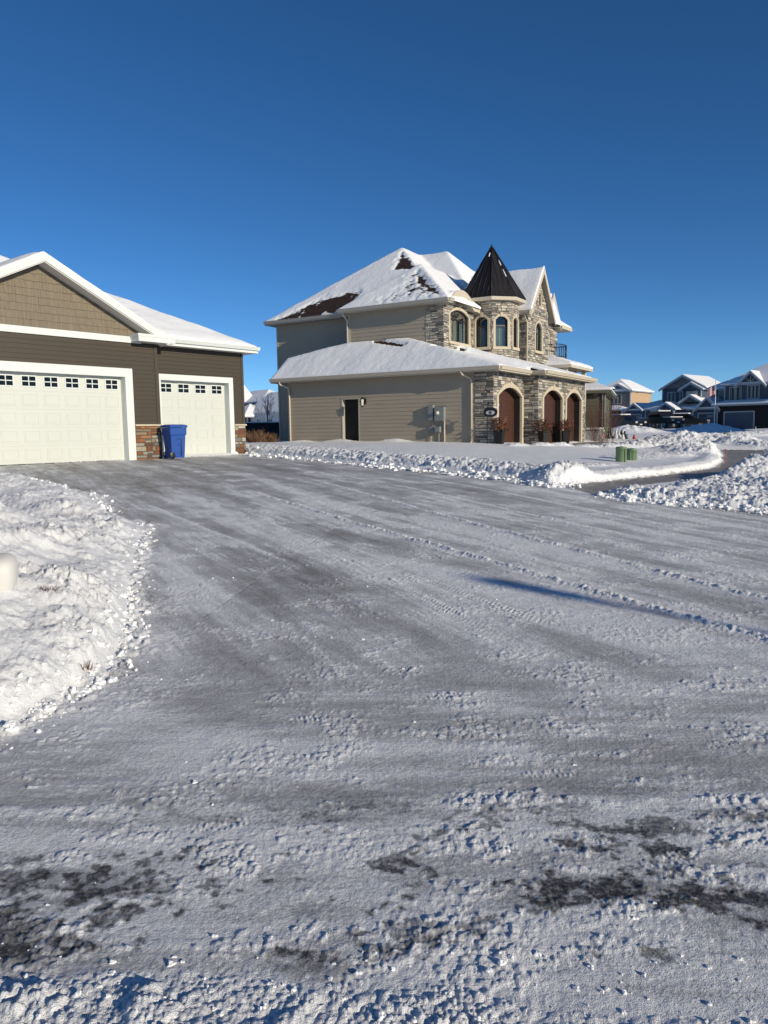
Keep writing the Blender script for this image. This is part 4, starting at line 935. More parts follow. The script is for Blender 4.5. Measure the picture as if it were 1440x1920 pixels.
m = MB(); arc_o = arch_pts(EY, 1.25, 6.34, .47, 14); arc_i = arch_pts(EY, 1.22, 6.30, .44, 14); m.band(arc_i, arc_o, -3.1, -2.781, 'n'); m.build('eyebrow_soffit', 'soffit', h2)
m = MB(); m.box(1.9, 4.1, -3.6, -3.2, 6.3, 6.5); m.build('attic_wall', 'very_dark', h2)
def steep_rake(cu, cz, half, n0, n1):
    mb = MB()
    for sg in (-1, 1): mb.prism([(cu, cz), (cu+sg*half, cz-1.26*half), (cu+sg*half, cz-1.26*half-.30), (cu, cz-.30)], n0, n1, 'n')
    mb.pieces('rake_board', 'cream_trim', h2)
    mb = MB()
    for sg in (-1, 1): mb.prism([(cu, cz-.12), (cu+sg*half, cz-1.26*half-.12), (cu+sg*half, cz-1.26*half-.15), (cu, cz-.15)], n0-.35, n0-.001, 'n')
    mb.pieces('soffit', 'soffit', h2)
steep_rake(9.1, 8.90, 1.92, -1.03, -.99); steep_rake(12.1, 8.08, 1.27, -1.48, -1.44)
# -- garage roof
def zf3(U, Nn):
    edge = np.where(U > 3.12, 1.13, .45); big_ = (U > 3.12)
    fr = 3.22+.31*(edge-Nn)+0*U; side = 3.22+.80*(U+.45); end = 3.22+.45*(11.15-U); z = np.minimum(np.minimum(fr, side), end)
    cap = 5.22+(Nn+6.4)*.19; z = np.where(Nn < -6.4, np.minimum(z, cap), z)
    ok = (U >= -.4501) & (U <= 11.151) & (Nn >= -11.3) & (Nn <= edge+1e-6) & ~((U > 1.66) & (Nn < -3.3) & (Nn > -8.0)) & ~((U > 2.85) & (Nn < -3.3))
    z = np.where(np.abs(Nn+11.3) < 1e-3, z, z); return np.where(ok, z, np.nan)
def bare3(U, Nn):
    b = polymask(U, Nn, [(1.75, -6.75), (1.2, -4.7), (1.05, -4.9), (1.45, -6.6)], .07); b = np.maximum(b, polymask(U, Nn, [(1.0, -3.35), (1.7, -3.25), (3.2, -2.95), (3.2, -2.75), (1.7, -2.85), (1.0, -3.1)], .10)); return b
roof_field('garage_roof', h2, (-.45, 11.15, -11.3, 1.13), .05, zf3, .12, bare3, .02, 4, 6)
m = MB(); m.box(-.48, -.45, -11.3, .45, 3.07, 3.24); m.box(-.45, 3.12, .45, .48, 3.07, 3.24); m.box(3.09, 3.12, .48, 1.16, 3.07, 3.24); m.box(3.12, 11.15, 1.13, 1.16, 3.07, 3.24); m.box(11.15, 11.18, -3, 1.16, 3.07, 3.24); m.box(-.45, 2.8, -11.33, -11.3, 3.07, 3.24); m.pieces('fascia', 'cream_trim', h2)
m = MB(); m.box(-.449, -.01, -11.29, .449, 3.10, 3.12); m.box(0, 3.12, .06, .449, 3.10, 3.12); m.box(3.121, 11.14, bn+.06, 1.129, 3.08, 3.10); m.box(3.121, 3.5, -.2, bn+.05, 3.08, 3.10); m.box(10.76, 11.14, -3, bn+.05, 3.08, 3.10); m.box(-.44, 2.8, -11.29, -10.6, 3.1, 3.12); m.pieces('soffit', 'soffit', h2)
gutter(h2, [((-.48, -11.3, 3.27), (-.48, .48, 3.27), (-1, 0)), ((-.48, .48, 3.27), (3.09, .48, 3.27), (0, 1)), ((3.09, .48, 3.27), (3.09, 1.16, 3.27), (-1, 0)), ((3.09, 1.16, 3.27), (11.15, 1.16, 3.27), (0, 1))], 'cream_trim')
downspout(h2, [(-.52, -10.75, 3.15), (-.50, -10.72, 3.0), (-.12, -10.55, 2.85), (-.07, -10.5, 2.7), (-.07, -10.5, .22), (-.12, -10.6, .10), (-.7, -11.6, -.02)], 'cream_trim')
downspout(h2, [(-.52, -1.25, 3.15), (-.48, -1.2, 3.0), (-.12, -.98, 2.85), (-.07, -.95, 2.7), (-.07, -.95, .25), (-.12, -1.0, .12), (-1.0, -1.75, -.02)], 'cream_trim')
downspout(h2, [(1.18, -8.2, 6.4), (1.3, -8.22, 6.25), (1.62, -8.20, 6.0), (1.62, -8.20, 3.6)], 'cream_trim')
downspout(h2, [(7.12, -1.35, 6.44), (7.2, -1.33, 6.25), (7.46, -1.30, 6.0), (7.46, -1.30, 3.9)], 'cream_trim')
# -- portico and balcony
m = MB(); m.box(10.25, 10.28, -3.2, .1, 3.90, 4.06); m.box(10.28, 14.4, .07, .1, 3.90, 4.06); m.box(14.37, 14.4, -3.2, .07, 3.9, 4.06); m.pieces('portico_fascia', 'cream_trim', h2)
m = MB(); m.box(10.28, 14.37, -3.2, .07, 3.92, 3.94); m.build('portico_soffit', 'soffit', h2)
m = MB()
m.box(10.5, 10.72, -.42, -.2, 3.2, 3.92); m.box(13.9, 14.12, -.42, -.2, -.2, 3.92); m.box(10.78, 10.98, -.42, -.2, -.2, 3.2); m.pieces('portico_post', 'cream_trim', h2)
m = MB(); stones(m, pf(-1.5), IV(10.7, 13.6), -.2, 3.92, seed=31); stones(m, ps(13.6), IV(-1.5, -.6), -.2, 3.92, seed=32); m.build('portico_stone', 'stone', h2)
m = MB(); m.box(10.7, 13.6, -1.7, -1.49, -.3, 3.92); m.build('portico_wall', 'mortar', h2)
def zf4(U, Nn): return np.where(inbox(U, Nn, 10.25, 14.4, -3.2, .1), np.minimum(np.minimum(4.06+.36*(.1-Nn), 4.06+.5*(U-10.25)), np.minimum(4.06+.5*(14.4-U), 4.70)), np.nan)
roof_field('portico_roof', h2, (10.25, 14.4, -3.2, .1), .05, zf4, .13, None, .02, 3, 9)
m = MB(); path = [(11.35, -1.8), (11.35, -1.2), (11.5, -.98), (12.2, -.85), (12.9, -.98), (13.05, -1.2), (13.05, -1.8)]
for zz in (5.28, 4.62): m.tube([(a, b, zz) for a, b in path], .025, 6)
for (a, b), (c, d) in zip(path[:-1], path[1:]):
    L = math.hypot(c-a, d-b); k = max(1, int(L/.11))
    for i in range(k): t = i/k; m.tube([(a+(c-a)*t, b+(d-b)*t, 4.5), (a+(c-a)*t, b+(d-b)*t, 5.28)], .011, 4)
m.build('balcony_railing', 'black_metal', h2)
m = MB(); m.prism(path, 4.42, 4.52, 'z'); m.build('balcony_floor', 'cream_trim', h2)
# -- meters and lantern on the side wall
def wallbox(name, n0, n1, z0, z1, d, mat='grey_box'):
    mb = MB(); mb.box(-.02-d, -.018, n0, n1, z0, z1); mb.box(-.02-d-.012, -.02-d, n0+.015, n1-.015, z0+.02, z1-.02); return mb.build(name, mat, h2, bevel=.008)
wallbox('utility_box', -2.95, -2.70, 1.14, 1.80, .16); eb = wallbox('electric_meter', -2.63, -2.17, 1.10, 1.70, .18)
mb = MB(); mb.lathe([(.085, 0), (.085, .05), (.075, .10), (.05, .125), (0, .13)], (0, 0, 0), 18); g_ = mb.build('meter_dial', 'lamp_glass', eb); g_.location = (-.21, 2.46, 1.45); g_.rotation_euler = (0, -PI/2, 0)
wallbox('utility_box', -2.90, -2.68, .60, .88, .14); wallbox('utility_box', -2.62, -2.36, .62, .88, .20)
mb = MB(); mb.tube([(-.07, -2.21, 1.10), (-.07, -2.21, -.1)], .04, 8); mb.tube([(-.06, -2.48, .62), (-.06, -2.48, -.1)], .015, 6); mb.tube([(-.06, -2.86, .60), (-.06, -2.86, -.1)], .015, 6); mb.tube([(-.06, -2.78, 1.14), (-.06, -2.78, .88)], .02, 6); mb.pieces('conduit', 'cream_trim', h2)
mb = MB(); mb.box(-.05, -.015, -6.30, -6.16, 1.95, 2.2); mb.tube([(-.05, -6.23, 2.14), (-.16, -6.23, 2.22), (-.24, -6.23, 2.20)], .014, 6)
mb.lathe([(.02, 2.27), (.05, 2.22), (.11, 2.17), (.10, 2.15)], (-.25, -6.23, 0), 4, smooth=False); mb.lathe([(.075, 1.84), (.085, 1.86), (.075, 1.875)], (-.25, -6.23, 0), 4, smooth=False); mb.lathe([(.0, 1.79), (.03, 1.81), (.05, 1.84)], (-.25, -6.23, 0), 8)
for k in range(4): a = k*PI/2; mb.tube([(-.25+.07*math.cos(a), -6.23+.07*math.sin(a), 1.87), (-.25+.098*math.cos(a), -6.23+.098*math.sin(a), 2.16)], .008, 4)
la = mb.build('wall_lantern', 'black_metal', h2); mb = MB(); mb.lathe([(.062, 1.875), (.088, 2.15)], (-.25, -6.23, 0), 4, smooth=False); mb.build('lantern_glass', 'lamp_glass', la)

# ------------------------------------------------------------------ neighbouring houses further off
def simple_house(fr, name, label, cat, wallm, trimm, vols, gables=(), hips=(), windows=(), doors=(), extra=None, group=None, stone=None):
    """vols: (u0,u1,n0,n1,z0,z1[,mat]); gables: (u0,u1,n0,n1,ze,pitch,axis,snow); hips: (u0,u1,n0,n1,ze,pitch)"""
    r = fr.root(name, label, cat, group)
    for v in vols:
        mb = MB(); mt = v[6] if len(v) > 6 else wallm
        mb.box(*v[:6])
        if mt not in ('black_metal',):
            siding(mb, pf(v[3]), IV(v[0], v[1]), v[4], v[5], .2, .03); siding(mb, ps(v[0]), IV(v[2], v[3]), v[4], v[5], .2, .03); siding(mb, pr(v[1]), IV(v[2], v[3]), v[4], v[5], .2, .03)
        mb.build('wall', mt, r)
        mb = MB()
        for (a, b) in ((v[0], v[3]), (v[1], v[3]), (v[0], v[2]), (v[1], v[2])): mb.box(a-.08, a+.08, b-.08, b+.08, v[4], v[5])
        mb.pieces('corner_board', trimm, r)
    for g in gables:
        u0, u1, n0, n1, ze, p, ax, mt = g; oh = .4; th = .16
        lo, hi = (u0, u1) if ax == 'n' else (n0, n1); e0, e1 = (n0, n1) if ax == 'n' else (u0, u1); c = (lo+hi)/2; hw = (hi-lo)/2; zr = ze+p*hw
        ax2 = 'n' if ax == 'n' else 'u'
        mb = MB(); mb.prism([(lo, ze), (hi, ze), (c, zr)], e0, e1, ax2); mb.build('gable', mt, r)
        sn = MB()
        for sg in (-1, 1):
            a = c; b = c+sg*(hw+oh); za, zb = zr+.05, zr+.05-p*(hw+oh)
            k = 10; sn.prism([(a, za), (b, zb), (b, zb+.10), (b-sg*.15, zb+p*.15+th), (a, za+th+.03)], e0-oh, e1+oh, ax2)
        sn.build('roof', 'snow', r, bevel=.05)
        tr = MB()
        for sg in (-1, 1):
            b = c+sg*(hw+oh)
            for e in (e1+oh, e0-oh-.05): tr.prism([(c, zr+.05), (b, zr+.05-p*(hw+oh)), (b, zr-.22-p*(hw+oh)), (c, zr-.22)], e, e+.05, ax2)
        tr.pieces('rake_board', trimm, r)
    for hh in hips:
        u0, u1, n0, n1, ze, p = hh; oh = .45; u0 -= oh; u1 += oh; n0 -= oh; n1 += oh; w = min(u1-u0, n1-n0)/2; zr = ze+p*w
        if u1-u0 > n1-n0: R0, R1 = (u0+w, (n0+n1)/2), (u1-w, (n0+n1)/2)
        else: R0, R1 = ((u0+u1)/2, n0+w), ((u0+u1)/2, n1-w)
        for (z_, mt, nm, ex) in ((0, trimm, 'eaves', 0), (.14, 'snow', 'roof', 0)):
            mb = MB()
            if nm == 'eaves': mb.box(u0, u1, n0, n1, ze-.16, ze); mb.build(nm, mt, r); continue
            v = [(u0, n0, ze), (u1, n0, ze), (u1, n1, ze), (u0, n1, ze), (u0, n0, ze+z_), (u1, n0, ze+z_), (u1, n1, ze+z_), (u0, n1, ze+z_), (R0[0], R0[1], zr+z_), (R1[0], R1[1], zr+z_)]
            if u1-u0 > n1-n0: f = [(0, 1, 2, 3), (0, 1, 5, 4), (1, 2, 6, 5), (2, 3, 7, 6), (3, 0, 4, 7), (4, 5, 9, 8), (6, 7, 8, 9), (5, 6, 9), (7, 4, 8)]
            else: f = [(0, 1, 2, 3), (0, 1, 5, 4), (1, 2, 6, 5), (2, 3, 7, 6), (3, 0, 4, 7), (4, 5, 8), (5, 6, 9, 8), (6, 7, 9), (7, 4, 8, 9)]
            mb.add(v, f); mb.build(nm, mt, r, bevel=.06)
    for w in windows:
        M_, a0, a1, z0, z1, cols = w[:6]; gm = w[6] if len(w) > 6 else 'dark_glass'
        def bx(mb, a, b, p, q, d0, d1):
            v = [M_(x, y, z) for z in (p, q) for (x, y) in ((a, d0), (b, d0), (b, d1), (a, d1))]; mb.add(v, [(0, 1, 2, 3), (7, 6, 5, 4), (0, 4, 5, 1), (1, 5, 6, 2), (2, 6, 7, 3), (3, 7, 4, 0)])
        f = MB(); t = .12; bx(f, a0-t, a1+t, z1, z1+t, .03, .09); bx(f, a0-t, a1+t, z0-t, z0, .03, .09); bx(f, a0-t, a0, z0, z1, .03, .09); bx(f, a1, a1+t, z0, z1, .03, .09)
        for i in range(1, cols): x = a0+(a1-a0)*i/cols; bx(f, x-.06, x+.06, z0, z1, .045, .08)
        fo = f.build('window', trimm, r); g = MB(); bx(g, a0, a1, z0, z1, .03, .05); g.build('pane', gm, fo)
        for i in range(cols):
            if gm != 'dark_glass': break
            c_ = MB(); x0 = a0+(a1-a0)*i/cols; x1 = a0+(a1-a0)*(i+1)/cols; bx(c_, x0+.08, x0+(x1-x0)*.3, z0+.05, z1-.05, .051, .056); bx(c_, x1-(x1-x0)*.3, x1-.08, z0+.05, z1-.05, .051, .056); c_.build('curtain', 'curtain_grey', fo)
    for d in doors:
        M_, a0, a1, z1, mt, glazed = d
        def bx(mb, a, b, p, q, d0, d1):
            v = [M_(x, y, z) for z in (p, q) for (x, y) in ((a, d0), (b, d0), (b, d1), (a, d1))]; mb.add(v, [(0, 1, 2, 3), (7, 6, 5, 4), (0, 4, 5, 1), (1, 5, 6, 2), (2, 6, 7, 3), (3, 7, 4, 0)])
        f = MB(); t = .16; bx(f, a0-t, a1+t, z1, z1+t, .03, .12); bx(f, a0-t, a0, -.4, z1, .03, .12); bx(f, a1, a1+t, -.4, z1, .03, .12); f.pieces('door_frame', trimm, r)
        g = MB(); bx(g, a0, a1, -.4, z1, .03, .055)
        rows = 4
        for k in range(rows): bx(g, a0+.03, a1-.03, z1*k/rows+.03, z1*(k+1)/rows-.03, .055, .068)
        go = g.build('garage_door' if a1-a0 > 1.5 else 'front_door', mt, r)
        if glazed:
            n_ = int((a1-a0)/.8)
            for i in range(n_): q = MB(); x0 = a0+(a1-a0)*i/n_+.12; x1 = a0+(a1-a0)*(i+1)/n_-.12; bx(q, x0, x1, z1*.80, z1*.92, .068, .074); q.build('pane', 'curtain_grey' if i > 0 else 'dark_glass', go)
    if extra: extra(r)
    return r

# olive house just past the turret house
O = Frame(*H2.w(16.2, .25, .05), 19)
def ext_olive(r):
    m = MB(); m.box(-.42, -.30, -9, .45, 2.72, 2.90); m.box(-.42, 9, .36, .45, 2.72, 2.90); m.pieces('fascia', 'olive_siding', r)
    m = MB(); m.box(-.10, .08, -.06, .12, -.1, 2.8); m.build('corner_post', 'gutter_tan', r)
    m = MB(); m.tube([(-.40, -.35, 2.75), (-.3, -.5, 2.6), (-.06, -.9, 2.52), (-.06, -1.6, 2.5)], .04, 6); m.tube([(-.09, .06, 2.75), (-.09, .06, .1)], .045, 6); m.build('downspout', 'olive_siding', r)
simple_house(O, 'olive_house', 'single storey olive green sided house with a snowy hip roof beside the turret house', 'house', 'olive_siding', 'olive_siding',
   [(0, 9, -9, 0, -.6, 2.75)], hips=[(0, 9, -9, 0, 2.85, .42)], extra=ext_olive)
m = MB(); stones(m, lambda a, off, z: (-off-.03, a, z), IV(-3, -.35), -.4, .55, seed=41, hmin=.08, hmax=.18); stones(m, pf(.02), IV(-.9, -.03), -.4, .55, seed=42); m.box(-.9, -.02, -3, .02, -.4, .50)
low = O.root('stone_planter_wall', 'low pale stone wall under the olive green siding', 'stone wall'); m.build('stones', 'stone', low)
m = MB(); m.box(-.95, -.0, -3.05, .08, .55, .68); m.build('snow_cap', 'snow', low, bevel=.05)

# tan and grey two storey house behind the lamp post
A = Frame(40.87, 125, 1.3, 138)
T1 = Frame(49.3, 150, 1.5, 128)
simple_house(T1, 'grey_and_peach_house', 'two storey house with a sunlit peach side wall and dark grey gabled front', 'house', 'grey_siding', 'trim_grey',
   [(-5.5, 0, -10, 0, -1, 5.9), (-7.5, -.4, 0, 2.4, -1, 2.7, 'very_dark')], gables=[(-3.9, 0, -2.2, .05, 5.9, .55, 'n', 'grey_siding')], hips=[(-5.5, 0, -10, 0, 5.9, .62), (-7.5, -.2, -.3, 2.5, 2.8, .35)],
   windows=[(pf(0), -2.6, -1.5, 3.9, 5.3, 2)], extra=lambda r: (lambda mb: (siding(mb, pr(.04), IV(-10, .0), -1, 5.85, .25, .02), mb.build('side_wall', 'peach_siding', r)))(MB())).scale = (1.23, 1.23, 1.23)
# blue house, centre of the far row
B1 = Frame(42.52, 118, 1.1262, 138)
def ext_blue(r):
    m = MB()
    for u in (2.6, 4.3): m.box(u-.13, u+.13, 2.0, 2.26, -.3, 3.0)
    m.pieces('porch_post', 'trim_grey', r)
simple_house(B1, 'blue_house', 'two storey navy blue house with stepped gables and two garage doors in the shade', 'house', 'navy_siding', 'trim_grey',
   [(-5.0, -1.1, -8, .5, -1, 3.2), (-1.1, 7.5, -8, 0, -1, 3.3), (.8, 6.9, -9, -1.2, 3.2, 6.2)],
   gables=[(-4.2, -1.8, -5, .5, 3.15, .75, 'n', 'navy_siding'), (1.9, 4.5, -2, 2.2, 3.1, .62, 'n', 'navy_siding'), (.8, 7.6, -9, -1.0, 6.25, .54, 'n', 'grey_siding'), (4.1, 7.3, -5, -.6, 6.0, .55, 'n', 'navy_siding'), (4.6, 7.6, -5, .3, 4.05, .60, 'n', 'slate_siding')],
   hips=[(-5.0, 7.5, -8, .2, 3.1, .32), (6.9, 12, -12, -4, 5.6, .5)],
   windows=[(pf(-1.2), 1.7, 2.8, 4.3, 5.6, 2), (pf(-1.2), 4.7, 6.3, 4.3, 5.6, 2, 'curtain'), (pf(-1.2), 3.7, 4.0, 4.2, 5.7, 1)],
   doors=[(pf(.5), -3.7, -1.8, 2.3, 'slate_siding', 1), (pf(0), -.5, 2.0, 2.3, 'slate_siding', 1), (pf(0), 3.0, 4.0, 2.3, 'very_dark', 0), (pf(0), 5.1, 6.2, 2.3, 'slate_siding', 0)], extra=ext_blue)
# slate house on the far right
C1 = Frame(46.06, 95, .8387, 138)
def ext_slate(r):
    m = MB()
    for (a, b) in (((-.40, 6.0), (-.40, 7.2)), ((-.40, 6.05), (-1.1, 6.75)), ((-.40, 6.05), (.3, 6.75))): m.tube([(a[0]+.85, .52, a[1]), (b[0]+.85, .52, b[1])], .07, 4)
    m.box(-2.1, 3.4, .40, .5, 5.72, 5.92); m.pieces('gable_truss', 'trim_grey', r)
simple_house(C1, 'slate_house', 'slate blue two storey house with a white cross truss in its gable, right edge', 'house', 'slate_siding', 'trim_grey',
   [(-3.6, 8, -9, .4, -1, 3.3, 'very_dark'), (-2.9, 8, -9, 0, 3.2, 5.9), (-7.2, -3.6, -8, -.4, -1, 3.1, 'navy_siding'), (-6.2, -3.0, -9, -3, 3.0, 5.6, 'navy_siding')],
   gables=[(-1.1, 2.0, -5, .3, 5.85, .95, 'n', 'slate_siding'), (-6.4, -3.6, -4, .2, 3.0, .95, 'n', 'navy_siding')],
   hips=[(-3.6, 9, -9, .9, 3.35, .34), (-2.9, 9, -9, 0, 5.9, .62), (-7.4, -3.4, -8, -.2, 3.0, .40), (-6.2, -3.0, -9, -3, 5.6, .5)],
   windows=[(pf(0), -2.2, -.9, 3.9, 5.5, 2), (pf(0), .0, 1.3, 4.1, 5.6, 3), (pf(-3), -4.9, -3.7, 4.0, 5.3, 1, 'curtain_grey')],
   doors=[(pf(.4), -2.6, .95, 2.35, 'navy_siding', 0), (pf(-.4), -6.4, -4.4, 2.3, 'navy_siding', 1)], extra=ext_slate)
# pale houses seen through the gap on the left
D1 = Frame(-19.6, 115, 1.15, 138)
simple_house(D1, 'white_house', 'white sided house with deep snow on its roofs seen through the gap between houses', 'house', 'white_siding', 'white_siding',
   [(-1.0, 12, -9, 0, -.6, 3.5), (-4.0, -1.0, -7, .6, -.6, 2.9, 'dark_frame')], gables=[(-2.0, 12, -9, 0, 3.5, .66, 'u', 'white_siding')], hips=[(-4.4, .4, -3, 1.8, 2.9, .65)],
   windows=[(pf(0), .9, 1.6, 1.1, 2.4, 2), (pf(0), 4, 5, 1.0, 2.3, 2)])
D2 = Frame(-26.5, 130, 1.15, 138)
simple_house(D2, 'snowy_roofed_house', 'far house whose tall snow covered gable rises behind the brown garage corner', 'house', 'white_siding', 'trim_grey',
   [(-4, 4, -9, 0, -.6, 5.8), (4, 9, -9, -1, -.6, 5.0)], gables=[(-4, 4, -2.6, .2, 5.8, .74, 'n', 'white_siding')], hips=[(-4, 9, -9, -1, 5.4, .5)], windows=[(pf(0), -1, 1, 3.5, 5, 2)])
# houses across the street, outside the frame on the right; their shade reaches the far yards
for (x, y, ang, lb) in ((62, 82, 138, 'brown house beyond the right edge nearest the slate house'), (46, 60, 138, 'brown house beyond the right edge nearest the street')):
    simple_house(Frame(x, y, .6, ang), 'street_house', lb, 'house', 'brown_siding', 'trim_grey', [(-7, 7, -10, 0, -.5, 6)], hips=[(-7, 7, -10, 0, 6, .5)], windows=[(pf(0), -4, -2, 3.5, 5, 2), (pf(0), 2, 4, 3.5, 5, 2)], doors=[(pf(0), -3, 2, 2.3, 'trim_white', 0)], group='houses across the street')
# ================================================================== THINGS IN THE YARD
def at(x, y, dz=0.0): return (x, y, bz(x, y)+dz)
# recycling bin
bp = H1.w(-.13, .92, 0); bin_ = thing('wheeled_bin', 'tall blue wheeled bin standing between the two white garage doors', 'bin', (bp.x, bp.y, H1.o.z), H1.rz-.12); bin_.scale = (.80, .80, .97)
m = MB()
prof = [(0.0, .27, .25), (.06, .28, .26), (.70, .315, .315), (.72, .345, .34), (.92, .355, .35), (.94, .36, .355)]
def ring(w, d, z, k=6):
    pts = []; r = .05
    for (sx, sy, a0) in ((1, 1, 0), (-1, 1, 90), (-1, -1, 180), (1, -1, 270)):
        for i in range(k): a = math.radians(a0+90*i/(k-1)); pts.append((sx*(w-r)+r*math.cos(a), sy*(d-r)+r*math.sin(a), z))
    return pts
rs = [ring(w, d, z+.03) for z, w, d in prof]; K = len(rs[0]); v = [p for r_ in rs for p in r_]; f = []
for i in range(len(rs)-1):
    for t in range(K): f.append((i*K+t, i*K+(t+1) % K, (i+1)*K+(t+1) % K, (i+1)*K+t))
f += [tuple(range(K)), tuple((len(rs)-1)*K+t for t in range(K))]; m.add(v, f); body = m.build('body', 'bin_blue', bin_, bevel=.004)
m = MB(); m.box(.10, .13, .285, .325, .10, .62); m.box(-.06, .10, .29, .325, .60, .63); m.box(-.02, .10, .29, .32, .43, .455); m.build('moulded_rib', 'bin_dark', body)
m = MB(); l0 = ring(.375, .37, .975); l1 = ring(.385, .385, 1.0); l2 = ring(.37, .37, 1.045); l3 = ring(.25, .25, 1.07); v = l0+l1+l2+l3; f = []
for i in range(3):
    for t in range(K): f.append((i*K+t, i*K+(t+1) % K, (i+1)*K+(t+1) % K, (i+1)*K+t))
f += [tuple(range(K)), tuple(3*K+t for t in range(K))]; m.add(v, f); lid = m.build('lid', 'bin_blue', bin_, bevel=.004)
m = MB(); m.tube([(.36, -.20, .97), (.45, -.18, 1.0), (.45, .18, 1.0), (.36, .20, .97)], .017, 6); m.build('handle', 'bin_blue', bin_)
for sg in (-1, 1):
    m = MB(); m.lathe([(.0, -.03), (.10, -.03), (.12, -.015), (.12, .015), (.10, .03), (0, .03)], (0, 0, 0), 16); w = m.build('wheel', 'black_metal', bin_); w.location = (-.24, sg*.24, .12); w.rotation_euler = (PI/2, 0, 0)
# planters in front of the garage doors
def planter_mesh(p, seed, tall):
    R = random.Random(seed); m = MB()
    m.lathe([(.17, 0), (.19, .02), (.25, .60), (.27, .62), (.27, .66), (.23, .66), (.22, .62)], (0, 0, 0), 4, smooth=False); m.build('pot', 'very_dark', p, bevel=.01)
    m = MB()
    for i in range(46):
        a = R.uniform(0, 2*PI); t = R.uniform(.1, .42); h = R.uniform(.25, .62)*tall; b = (R.uniform(-.1, .1), R.uniform(-.1, .1), .62)
        m.tube([b, (b[0]+.5*t*math.cos(a), b[1]+.5*t*math.sin(a), .62+h*.6), (t*math.cos(a), t*math.sin(a), .62+h)], .008, 3, .003)
    m.build('twigs', 'twig_brown', p)
    for nm, mt, cnt in (('berries', 'berry_red', 150), ('leaves', 'dry_leaf', 130)):
        m = MB()
        for i in range(cnt):
            a = R.uniform(0, 2*PI); t = R.uniform(.02, .40); h = R.uniform(.02, .58)*tall*(1-.5*t); s_ = R.uniform(.015, .032) if nm == 'berries' else R.uniform(.03, .07)
            c = Vector((t*math.cos(a), t*math.sin(a), .64+h)); d1 = Vector((R.uniform(-1, 1), R.uniform(-1, 1), R.uniform(-1, 1))).normalized()*s_; d2 = d1.orthogonal().normalized()*s_*.7; d3 = d1.cross(d2).normalized()*s_*.5
            m.add([tuple(c+d1), tuple(c+d2), tuple(c-d1), tuple(c-d2), tuple(c+d3), tuple(c-d3)], [(0, 1, 4), (1, 2, 4), (2, 3, 4), (3, 0, 4), (1, 0, 5), (2, 1, 5), (3, 2, 5), (0, 3, 5)])
        m.build(nm, mt, p)
for i, (u, n, lb) in enumerate(((-.06, .30, 'black planter with dried red twigs left of the nearest arched garage door'), (3.42, bn+.30, 'black planter with red berries left of the middle arched garage door'), (6.6, bn+.32, 'black planter with red berries between the two farther arched garage doors'))):
    w = H2.w(u, n, 0); p = thing('planter', lb, 'planter', (w.x, w.y, max(H2.o.z-.05, bz(w.x, w.y)+.02)), .3+i, 'planters by the garage doors'); planter_mesh(p, 50+i, 1.0)
# hanging sign with an eye shape on a hooked pole
w = Vector((4.38, 30.55, 0)); es = thing('hanging_sign', 'dark hanging sign with a white almond eye shape, on a pole by the stone corner', 'sign', (w.x, w.y, H2.o.z-.1), math.radians(-31))
m = MB(); m.tube([(-.14, 0, 0), (-.14, 0, 1.75), (-.12, 0, 1.86), (-.02, 0, 1.92), (.10, 0, 1.90), (.17, 0, 1.84)], .014, 6); m.tube([(-.14, 0, 1.70), (0, 0, 1.80), (.12, 0, 1.90)], .009, 5); m.build('pole', 'black_metal', es)
def lens(hw, hh, n=14): return [(hw*math.cos(math.pi*i/n)*-1, hh*math.sin(math.pi*i/n)**.8) for i in range(n+1)]+[(hw*math.cos(math.pi*i/n), -hh*math.sin(math.pi*i/n)**.8) for i in range(1, n)]
m = MB(); m.prism([(x, 1.52+z) for x, z in lens(.30, .20)], -.012, .012, 'n'); pan = m.build('sign_panel', 'black_metal', es)
m = MB(); m.prism([(x, 1.50+z) for x, z in lens(.19, .085)], .014, .018, 'n'); m.build('eye_white', 'sign_white', pan)
m = MB(); m.prism([(.07*math.cos(t*PI/8), 1.50+.085*math.sin(t*PI/8)) for t in range(16)], .019, .022, 'n'); m.build('iris', 'grey_box', pan)
m = MB(); m.prism([(.028*math.cos(t*PI/8), 1.50+.05*math.sin(t*PI/8)) for t in range(16)], .023, .026, 'n'); m.build('pupil', 'black_metal', pan)
m = MB(); m.tube([(.20, 0, 1.64), (.28, 0, 1.70), (.32, 0, 1.78)], .02, 5); m.lathe([(.0, 0), (.045, .02), (.05, .05), (.0, .08)], (.33, 0, 1.76), 8); m.build('snow_tuft', 'snow', es)
# utility pedestals
def pedestal(x, y, h, w, lb, mat='green_box', lean=0.0, ribbed=False):
    p = thing('utility_pedestal', lb, 'utility box', at(x, y, .0), .4, 'green utility boxes'); m = MB()
    m.lathe([(w*.98, -.2), (w, 0), (w, h*.9), (w*1.04, h*.905), (w*1.04, h*.97), (w*.9, h), (0, h+.02)], (0, 0, 0), 20); b = m.build('cover', mat, p)
    m = MB()
    for k in range(6 if ribbed else 2): a = k*2*PI/(6 if ribbed else 2); m.box(-.012, .012, w-.004, w+.018, 0, h*.88); 
    if ribbed:
        m = MB()
        for k in range(10): a = k*2*PI/10; c, s_ = math.cos(a), math.sin(a); m.tube([(w*c, w*s_, 0), (w*c, w*s_, h*.88)], .014, 4)
    m.build('rib', mat, b); p.rotation_euler = (lean, 0, .4); return p
pedestal(7.35, 23.1, .58, .165, 'smooth dark green utility pedestal, the nearer of the pair on the lawn')
pedestal(7.92, 23.9, .50, .155, 'lighter green ribbed utility pedestal tucked behind the smooth one', 'green_box', .06, True)
pedestal(20.9, 45.6, .75, .22, 'pale grey green utility post standing alone by the far pavement', 'pale_green')
